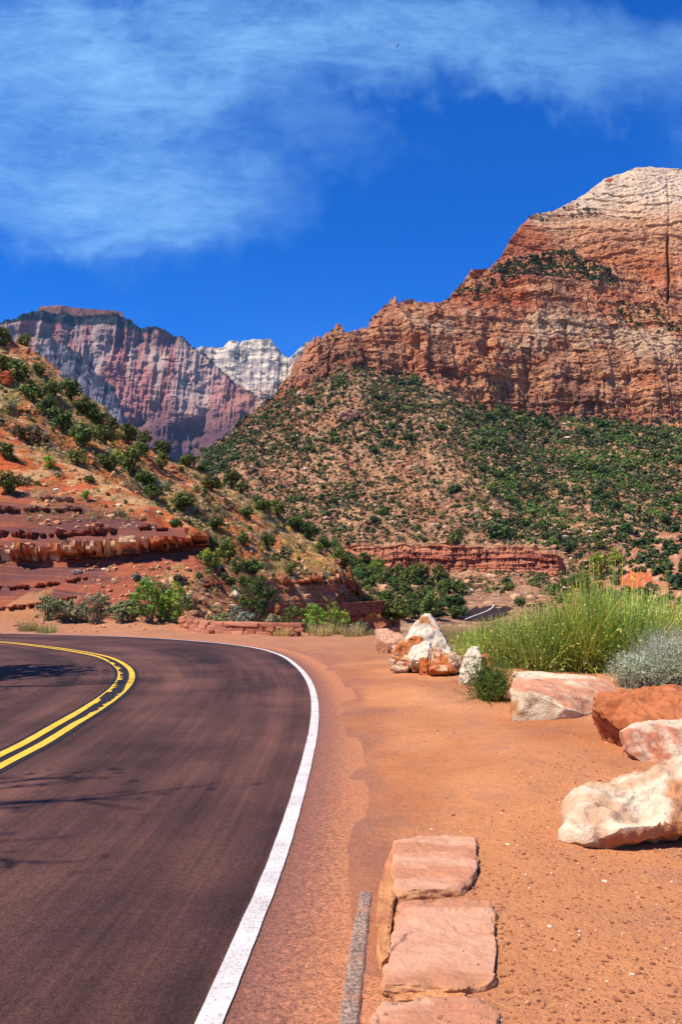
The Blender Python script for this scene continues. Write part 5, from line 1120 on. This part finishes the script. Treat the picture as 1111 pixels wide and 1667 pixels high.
def rabbit(px_, py_, Y_, h, rad, n, seed, lab, mixc=0.5, tall=0):
    r0 = np.random.default_rng(seed); kk = np.array([r0.uniform(.78, 1.05), r0.uniform(.9, 1.08), r0.uniform(.8, 1.2)]); YG = (YG0[0]*kk, YG0[1]*kk); GG = (GG0[0]*kk, GG0[1]*kk)
    x_, y_, z_ = W(px_, py_, Y_); z_ = down(x_, y_, 30).z
    ly = [stalks(int(n*.16), rad*.7, h*.25, h*.55, .55, .014, DS, seed+1, leaf=0), stalks(int(n*(1-mixc)*.8), rad, h*.35, h*.98, .46, .019, YG, seed+2, bend=.8, leaf=2, leafsize=.03, head=(.25, .02, A(214, 196, 120, .85))), stalks(int(n*mixc*.8), rad, h*.3, h*.92, .48, .02, GG, seed+3, bend=.7, leaf=3, leafsize=.034),
          stalks(int(n*.10), rad*1.1, h*.3, h*.75, .6, .012, ST, seed+4, bend=.8)]
    if tall: ly.append(stalks(tall, rad*.6, h*.95, h*1.28, .10, .016, (A(140, 160, 60, .8), A(206, 210, 110, .8)), seed+5, bend=.1, leaf=7, leafsize=.018, head=(.8, .035, A(222, 196, 90, .8))))
    plant('rabbitbrush', lab, 'bush', ly, (x_, y_, z_), 'yellow green rabbitbrush clumps behind the slab')
rabbit(842, 1080, 17.5, 1.35, .62, 1500, 1000, 'yellow green brush clump just above the flat slab edge', .45)
rabbit(888, 1086, 16.8, 1.6, .5, 1700, 1010, 'bushy clump of green brush between the slab and tall stalks', .35)
rabbit(952, 1090, 16.6, 2.05, .5, 2000, 1020, 'tallest brush clump with pale stalks rising above the rest', .5, 60)
rabbit(1018, 1088, 16.9, 1.95, .5, 1800, 1030, 'olive brush clump beside the tallest stalks', .45, 16)
rabbit(1066, 1076, 17.4, 1.9, .62, 1700, 1040, 'brush clump behind the grey sagebrush', .3, 10)
rabbit(1130, 1070, 18.0, 1.8, .7, 1500, 1050, 'brush clump at the picture edge past the sagebrush', .3)
rabbit(915, 1074, 18.8, 1.5, .6, 1300, 1060, 'green brush rising behind the bushy clump', .6)
rabbit(800, 1072, 19.5, 1.05, .55, 1100, 1070, 'short feathery green clump beyond the upright white stone', .6)
rabbit(990, 1066, 19.5, 2.1, .6, 1200, 1080, 'hazy straw topped clump behind the tallest stalks', .25, 10)
for i, (a, b, Y_, h, lab) in enumerate([(748, 1058, 21, .75, 'pale straw grass tuft behind the cluster'), (776, 1056, 21.5, .9, 'green tipped straw tuft behind the upright stone'), (738, 1072, 19, .5, 'short dry tuft between cluster and upright stone'), (815, 1050, 23, 1.1, 'feathery straw tuft at the shelf edge'), (725, 1040, 24, .8, 'thin straw tuft beside the white boulder top')]):
    x_, y_, z_ = W(a, b, Y_); plant('grass_tuft', lab, 'grass tuft', [stalks(520, .4, h*.5, h, .38, .013, ST, 1100+i, leaf=2, leafsize=.02), stalks(240, .35, h*.4, h*.9, .3, .012, GG, 1120+i, leaf=5, leafsize=.022)], (x_, y_, down(x_, y_, 30).z), 'straw tufts at the shelf edge')
# sagebrush
SG = (A(140, 158, 130, .88), A(214, 224, 198, .9)); SGD = (A(176, 166, 156, .75), A(226, 216, 204, .75))
def sage(px_, py_, Y_, h, rad, n, seed, lab, dead=.3):
    x_, y_, z_ = W(px_, py_, Y_); z_ = down(x_, y_, 30).z; r = np.random.default_rng(seed)
    cr = crown(rad, h*.85, 34, 150, .017, SG, seed, .02, rc=.30)[:3]
    ly = [cr, stalks(int(n*.7), rad*.75, h*.55, h*.98, .5, .010, SG, seed+1, leaf=10, leafsize=.018), stalks(int(n*dead), rad*.8, h*.7, h*1.2, .35, .007, SGD, seed+2, leaf=4, leafsize=.014), stalks(int(n*.12), rad*.5, h*.2, h*.5, .7, .014, DS, seed+3)]
    plant('sagebrush', lab, 'sagebrush', ly, (x_, y_, z_), 'silver sagebrush behind the orange block')
sage(1046, 1118, 13.8, .70, .46, 1100, 1200, 'silver green sagebrush directly above the orange block', .15)
sage(1104, 1112, 14.0, .98, .55, 1500, 1210, 'taller sagebrush with pale dead tips at the picture edge', .55)
sage(1160, 1112, 13.4, .9, .5, 900, 1220, 'sagebrush just past the picture edge', .4)
# small green plant by the upright stone
x_, y_, z_ = W(800, 1150, 11.9)
plant('bush', 'small dark green plant growing in front of the upright white stone', 'bush', [stalks(330, .16, .35, .82, .42, .010, (A(58, 84, 34, .8), A(118, 142, 58, .8)), 1300, leaf=22, leafsize=.017, leafcol=(A(52, 82, 32, .8), A(122, 150, 60, .8)), lean=(-.04, 0)),
      stalks(60, .2, .3, .8, .6, .006, ST, 1310), crown(.26, .42, 22, 120, .014, (A(50, 78, 36, .8), A(112, 138, 66, .8)), 1311, .03, rc=.3)[:3]], (x_, y_, 0))
# grass blades
for i, (a, b, n, h, lab, cg) in enumerate([(1012, 1383, 26, .13, 'little green grass sprig under the large cream boulder', GG), (795, 1402, 20, .10, 'dry grass blades beside the top kerb stone', YG), (720, 1594, 16, .07, 'tiny green sprig at the gap between kerb stones', GG), (716, 1462, 14, .03, 'short grass in the crack below the top kerb stone', GG),
                                           (662, 1048, 60, .30, 'green grass sprig in front of the low pinkish slab', GG), (622, 1047, 70, .34, 'green tuft at the end of the low pinkish slab', GG)]):
    g_ = G(a, b); plant('grass_tuft', lab, 'grass tuft', [stalks(n, .04+.15*(g_[1] > 10), h*.5, h, .5, .005+.006*(g_[1] > 10), cg, 1400+i*7, el=1.5 if i != 3 else 4)], (g_[0], g_[1], .012 if i != 3 else .03))
# bushes along the outside of the bend
def leafy(px_, py_, Y_, w_, h_, kind, seed, lab, cat='bush', name='bush', nl=46, nc=46, size=.05, group='bushes along the outside of the bend'):
    x_, y_, z_ = W(px_, py_, Y_); z_ = down(x_, y_, 30).z; rx = w_/2*Y_/F; h = h_*Y_/F*1.28; rx *= 1.12; V_, F_, cc, cen = crown(rx, h, nc, nl, size*.9, GREENS[kind], seed, .02, rc=.24, fill=.2)
    t = empty(name, (x_, y_, z_-.03)); tag(t, uniq(lab), cat, group); link('crown', mesh('crown', V_, F_, cc), m_leaf, t)
    r = np.random.default_rng(seed); ps = []
    for c_ in cen[r.choice(len(cen), 16, replace=False)]:
        b = np.array([r.uniform(-.3, .3)*rx, r.uniform(-.2, .2)*rx, 0]); ps.append(([b, (b+c_)/2+r.normal(size=3)*.05, c_], [.022, .016, .008]))
    V_, F_ = tubes(ps, 4); link('stem', mesh('stem', V_, F_, np.tile(A(160, 140, 120, .6), (len(V_), 1))), m_bark, t)
leafy(80, 1026, 37.5, 52, 36, 'grey', 1501, 'greyish olive bush, first along the bend from the road gap')
leafy(112, 1025, 37.8, 40, 30, 'grey', 1502, 'low olive bush joining the first bend bush')
leafy(160, 1026, 37.5, 56, 46, 'grey', 1503, 'taller grey olive bush in the middle of the bend row')
leafy(195, 1027, 37.2, 36, 28, 'grey', 1504, 'small grey bush touching the bright green one')
leafy(132, 1027, 37.9, 40, 26, 'grey', 1511, 'small olive bush filling the gap in the bend row')
leafy(214, 1028, 38.0, 44, 30, 'grey', 1512, 'grey bush behind the bright green bend bush')
leafy(264, 1028, 37.6, 40, 36, 'light', 1513, 'green bush wedged between the two bright ones')
leafy(240, 1027, 37.0, 62, 62, 'light', 1505, 'tall bright green bush at the bend with dark cut behind', nc=60)
leafy(284, 1027, 37.2, 50, 54, 'light', 1506, 'bright yellow green bush beside the low stone wall end', nc=50)
leafy(420, 1012, 41, 60, 76, 'juniper', 1507, 'big round juniper behind the low stone wall', 'juniper', 'juniper_tree', nc=70, size=.06)
for i, (a, b, Y_, w_, h_, k, lab) in enumerate([(386, 1004, 43, 30, 30, 'sage', 'pale sagebrush between wall and big round juniper'), (398, 1014, 40, 30, 22, 'sage', 'low silver sagebrush just above the stone wall'), (360, 1014, 40, 28, 16, 'grey', 'low grey tuft above the stone wall middle'),
        (345, 1008, 43, 30, 14, 'straw', 'dry straw bush on the debris fan foot'), (446, 1026, 36.5, 32, 24, 'grey', 'grey bush at the far end of the stone wall'), (480, 1030, 35.3, 50, 44, 'juniper', 'dark green bush under the retaining wall'), (512, 1031, 34.6, 56, 50, 'light', 'broad green bush in front of the retaining wall'),
        (548, 1032, 33.9, 54, 50, 'light', 'green bush with pale dead branches at the rim'), (585, 1033, 32.8, 42, 26, 'grey', 'olive bush at the shelf rim beside the slab'), (502, 1020, 36.0, 44, 40, 'juniper', 'dark bush rising behind the rim bushes'), (530, 986, 72, 44, 26, 'light', 'green bush at the top of the retaining wall'), (566, 1027, 34.4, 40, 34, 'light', 'light bush on the slope below the rim'),
        (300, 985, 50, 30, 20, 'grey', 'grey bush on the debris fan'), (318, 992, 49, 26, 20, 'brown', 'brown bush low on the debris fan'), (268, 962, 52, 34, 18, 'grey', 'spiky grey bush under the ledge shadows'), (222, 942, 53, 16, 12, 'sage', 'small blue green shrub on the maroon cut'), (236, 946, 53, 14, 9, 'sage', 'tiny blue green shrub beside the small one'), (292, 950, 53, 30, 14, 'brown', 'brownish bush on upper debris fan')]):
    if i in (12, 13, 14, 15, 16, 17):
        loc, nr, ob = cast(a, b); Y_ = loc.y-.3
    leafy(a, b, Y_, w_, h_, k, 1520+i, lab, nl=32, nc=34, cat='sagebrush' if k == 'sage' else 'bush', name='sagebrush' if k == 'sage' else 'bush')
for i, (a, b) in enumerate(((45, 1029), (76, 1031), (463, 1036), (520, 1036), (545, 1034), (600, 1034), (575, 1037))):
    g_ = G(a, b); plant('grass_tuft', ['pale dry tuft at the road gap', 'pale dry tuft under the first bend bush', 'straw tuft at the end of the low wall', 'straw tuft on the rim below the dark bush', 'tall straw tuft on the rim with pale blades', 'short tuft on the rim near the slab', 'green and straw tuft on the rim'][i], 'grass tuft', [stalks(260, .4, .25, .6, .5, .018, ST, 1600+i*5), stalks(70, .4, .2, .5, .4, .016, GG, 1640+i*5)], (g_[0], g_[1], down(g_[0], g_[1], 30).z), 'dry tufts at the outside of the bend')

# ---- trees inside the bend whose shadows reach the road (outside the picture)
def bare_tree(x_, y_, hh, seed, lab, leafy_=0, up_=.1):
    r = np.random.default_rng(seed); paths = []; tips = []
    def grow(p, d, ln, rad, lv):
        p = np.array(p, float); pts_ = [p]; q = p.copy(); dd_ = np.array(d, float)
        for k in range(4):
            dd_ = dd_+r.normal(0, .12, 3); dd_ /= np.linalg.norm(dd_); q = q+dd_*ln/4; pts_.append(q.copy())
        paths.append((pts_, [rad, rad*.85, rad*.72, rad*.6, rad*.48])); 
        if lv >= 4: tips.append(q); return
        for _ in range(3 if lv < 3 else 2):
            nd = dd_+r.normal(0, .4, 3); nd[2] = abs(nd[2])*.6+up_; grow(pts_[int(r.integers(2, 5))], nd/np.linalg.norm(nd), ln*r.uniform(.5, .72), rad*.55, lv+1)
    grow((0, 0, -.2), (.05, .1, 1), hh*.42, hh*.018, 0)
    t = empty('roadside_tree', (x_, y_, 0)); tag(t, uniq(lab), 'tree', 'trees inside the bend'); V_, F_ = tubes(paths, 5); link('trunk', mesh('trunk', V_, F_, np.tile(A(110, 90, 76, .5), (len(V_), 1))), m_bark, t)
    if leafy_:
        tp = np.array(tips); p = np.repeat(tp, leafy_, 0)+r.normal(0, .16, (len(tp)*leafy_, 3)); nv_ = rvec(len(p), r); V_, F_ = leaves(p, nv_, .045, r); link('crown', mesh('crown', V_, F_, np.tile(A(70, 90, 40, .8), (len(V_), 1))), m_leaf, t)
bare_tree(-8.2, 3.5, 11.0, 5, 'tall thin tree inside the bend whose shadow crosses the lane', 5, .75)
bare_tree(-9.0, 12.2, 8.0, 9, 'sparse tree inside the bend casting streaky shadow', 5, .7)
bare_tree(-8.2, .2, 11.0, 15, 'bare tree beside the lane behind the viewpoint', 5, .75)
put('juniper_tree', JUN[1], (-9.9, 15.2, 0), 2.6, uniq('dense juniper inside the bend casting a solid shadow'), 'tree', 'trees inside the bend')

# ---- loose stones and gravel
def pebbles(n, samp, smin, smax, cols, seed, name, lab):
    r = np.random.default_rng(seed); bm = bmesh.new(); bmesh.ops.create_icosphere(bm, subdivisions=1, radius=1); b = np.array([v.co[:] for v in bm.verts]); f = np.array([[v.index for v in q.verts] for q in bm.faces]); bm.free()
    xy = samp(n, r); n = len(xy); s = smin*(smax/smin)**(r.uniform(0, 1, n)**2.6); sc = s[:, None]*r.uniform(.6, 1.3, (n, 3))*np.array([1, 1, .6])
    V_ = b[None]*sc[:, None]*(1+.22*r.normal(size=(n, len(b), 1))); an = r.uniform(0, 6.28, n); ca, sa = np.cos(an)[:, None], np.sin(an)[:, None]
    V_ = np.stack([V_[..., 0]*ca-V_[..., 1]*sa, V_[..., 0]*sa+V_[..., 1]*ca, V_[..., 2]], -1)+xy[:, None]
    cc = lerp(cols[0], cols[1], r.uniform(0, 1, n)**.8); k = r.uniform(0, 1, n) < .05; cc[k] = A(236, 214, 196, .66)
    tag(link(name, mesh(name, V_.reshape(-1, 3), (f[None]+(np.arange(n)*len(b))[:, None, None]).reshape(-1, 3), np.repeat(cc, len(b), 0)), m_peb), lab, 'gravel', kind='stuff')
def samp_sh(n, r):
    Y_ = 2.7*(30/2.7)**(r.uniform(0, 1, n)**1.25); X_ = r.uniform(-.15, 1, n)*(.48*Y_+1.0); cl_ = fbm(X_/.9, Y_/1.4, o=3, s=1701)
    m = (X_ > np.interp(Y_, Yq, [-1.4, -.6, -.2, -.03, .06, .1, .12, .1, -.05, -.35, -.6, -.9, -1.7, -2.9, -4.6, -6.6, -11, -15, -60])+.1+r.uniform(0, .4, n)) & (Y_ < shelf_edge(X_)) & (cl_+r.uniform(-.5, .6, n) > 0)
    X_, Y_ = X_[m], Y_[m]; z = np.array([down(a, b, .5).z for a, b in zip(X_, Y_)]); return np.stack([X_, Y_, z+.001], 1)
pebbles(30000, samp_sh, .0028, .014, (A(124, 70, 58, .6), A(206, 140, 104, .62)), 1700, 'gravel', 'loose red gravel strewn over the dirt shoulder')
def samp_ln(n, r):
    a = r.uniform(-80, 600, n); b = r.uniform(560, 1008, n); o_ = []
    for u, v in zip(a, b):
        loc, nr, ob = cast(u, v)
        if ob in (hillA, hillB) and (ob is hillB or v < 862 and u > 60 or (u > 120 and v > 915 and r.uniform() < .7)): o_.append(tuple(loc))
    return np.array(o_)
pebbles(4200, samp_ln, .08, .42, (A(196, 126, 90, .62), A(230, 184, 146, .64)), 1710, 'rubble', 'loose blocks of rubble lying over the near hillsides')
def samp_ta(n, r):
    P, PX, PY, T = talus_g; wq = (ar*((T > 1) & (T < 5) & (PX > 300) & (PX < 1180))*(.25+ss(0, .6, fbm(P[..., 0]/18, P[..., 1]/18, P[..., 2]/18, o=3, s=1720)))).ravel(); i = r.choice(len(wq), n, p=wq/wq.sum(), replace=False); return P.reshape(-1, 3)[i]
pebbles(6000, samp_ta, .4, 2.4, (A(196, 142, 108, .6), A(220, 176, 140, .62)), 1730, 'rubble', 'pale blocks of rubble scattered over the talus slope')
def samp_bank(n, r):
    X_ = r.uniform(-22, -2, n); Y_ = r.uniform(33.5, 40, n); k = Y_ > np.interp(X_, [-22, -12, -6, -2], [36.2, 35, 33, 30.5]); X_, Y_ = X_[k], Y_[k]; return np.array([(a, b, down(a, b, 20).z) for a, b in zip(X_, Y_)])
pebbles(700, samp_bank, .03, .16, (A(186, 108, 80, .6), A(222, 158, 126, .62)), 1740, 'rubble', 'red rubble heaped along the outside of the bend')
# ---- a bird high in the sky
bm = bmesh.new(); Yk = 160.0
prof = [(-.5, .03), (-.38, .05), (-.15, .11), (.1, .13), (.3, .09), (.42, .07), (.52, .02)]
vr = [[bm.verts.new((px_, r_*math.cos(a), r_*math.sin(a)*.9)) for a in [k*math.pi/4 for k in range(8)]] for px_, r_ in prof]
for i in range(len(vr)-1):
    for k in range(8): bm.faces.new((vr[i][k], vr[i][(k+1) % 8], vr[i+1][(k+1) % 8], vr[i+1][k]))
for s_w in (-1, 1):
    wing = [[bm.verts.new((xo, s_w*yo, zo+dz_)) for dz_ in (.02, -.02)] for xo, yo, zo in ((.22, .08, .05), (-.15, .08, .05), (-.1, .6, .22), (.25, .6, .24), (-.22, 1.15, .16), (.02, 1.2, .16))]
    for A_, B_, C_, D_ in ((0, 1, 2, 3), (3, 2, 4, 5)):
        for q in (0, 1): bm.faces.new([wing[t_][q] for t_ in (A_, B_, C_, D_)])
tl = [bm.verts.new(v) for v in ((-.45, -.04, .02), (-.45, .04, .02), (-.85, .14, .02), (-.85, -.14, .02))]; bm.faces.new(tl)
me = bpy.data.meshes.new('bird'); bm.to_mesh(me); bm.free(); mb, b_ = begin('dark_feathers'); b_.inputs['Base Color'].default_value = (.03, .028, .03, 1); b_.inputs['Roughness'].default_value = .7
o = link('bird', me, mb, loc=W(648, 75, Yk)); o.rotation_euler = (R(20), R(10), R(-150)); o.scale = (.42, .42, .42); tag(o, uniq('tiny dark bird gliding high in the blue sky'), 'bird')

# ---- low grass and forbs over the near hillsides
def samp_gr(n, r):
    a = r.uniform(-60, 640, n); b = r.uniform(550, 1005, n); o_ = []
    for u, v in zip(a, b):
        loc, nr, ob = cast(u, v)
        if ob is hillB or (ob is hillA and v < 850 and u > 40 and r.uniform() < .5) or (ob is hillA and u > 230 and v > 925 and r.uniform() < .35): o_.append(tuple(loc))
    return np.array(o_)
rg = np.random.default_rng(1800); pg = samp_gr(14000, rg); ng = len(pg)
sg_ = np.clip(np.exp(rg.normal(np.log(.26), .35, ng)), .1, .45); k_g = rg.uniform(size=ng)
cg_ = lerp(A(150, 140, 78, .7), A(202, 184, 118, .7), rg.uniform(size=ng)); cg_ = np.where((k_g < .4)[:, None], lerp(A(86, 100, 50, .75), A(128, 140, 74, .75), rg.uniform(size=ng)), cg_); cg_ = np.where((k_g > .85)[:, None], A(160, 170, 144, .75), cg_)
V_, F_, cc = blobs(pg, sg_, cg_, 26, rg, lf=.17)
tag(link('grass', mesh('hill_grass', V_, F_, cc), m_leaf), 'dry and green bunch grass dotting the near hillsides', 'grass', kind='stuff')
# ---- thin bluish air between here and the far walls
mh = bpy.data.materials.new('haze'); mh.use_nodes = True; hn = mh.node_tree; hn.nodes.clear()
pv = hn.nodes.new('ShaderNodeVolumePrincipled'); ho = hn.nodes.new('ShaderNodeOutputMaterial'); hn.links.new(pv.outputs[0], ho.inputs['Volume'])
pv.inputs['Color'].default_value = (.30, .58, 1, 1); pv.inputs['Density'].default_value = 2.4e-5; pv.inputs['Anisotropy'].default_value = .1
hb = np.array([(a, b, c_) for a in (-7100, 7100) for b in (-3100, 9100) for c_ in (-60, 1500)], float)
hz = link('haze', mesh('haze', hb, np.array([(0, 1, 3, 2), (4, 6, 7, 5), (0, 4, 5, 1), (2, 3, 7, 6), (0, 2, 6, 4), (1, 5, 7, 3)])), mh); tag(hz, 'faint blue haze softening the distant cliffs', 'haze', kind='stuff')
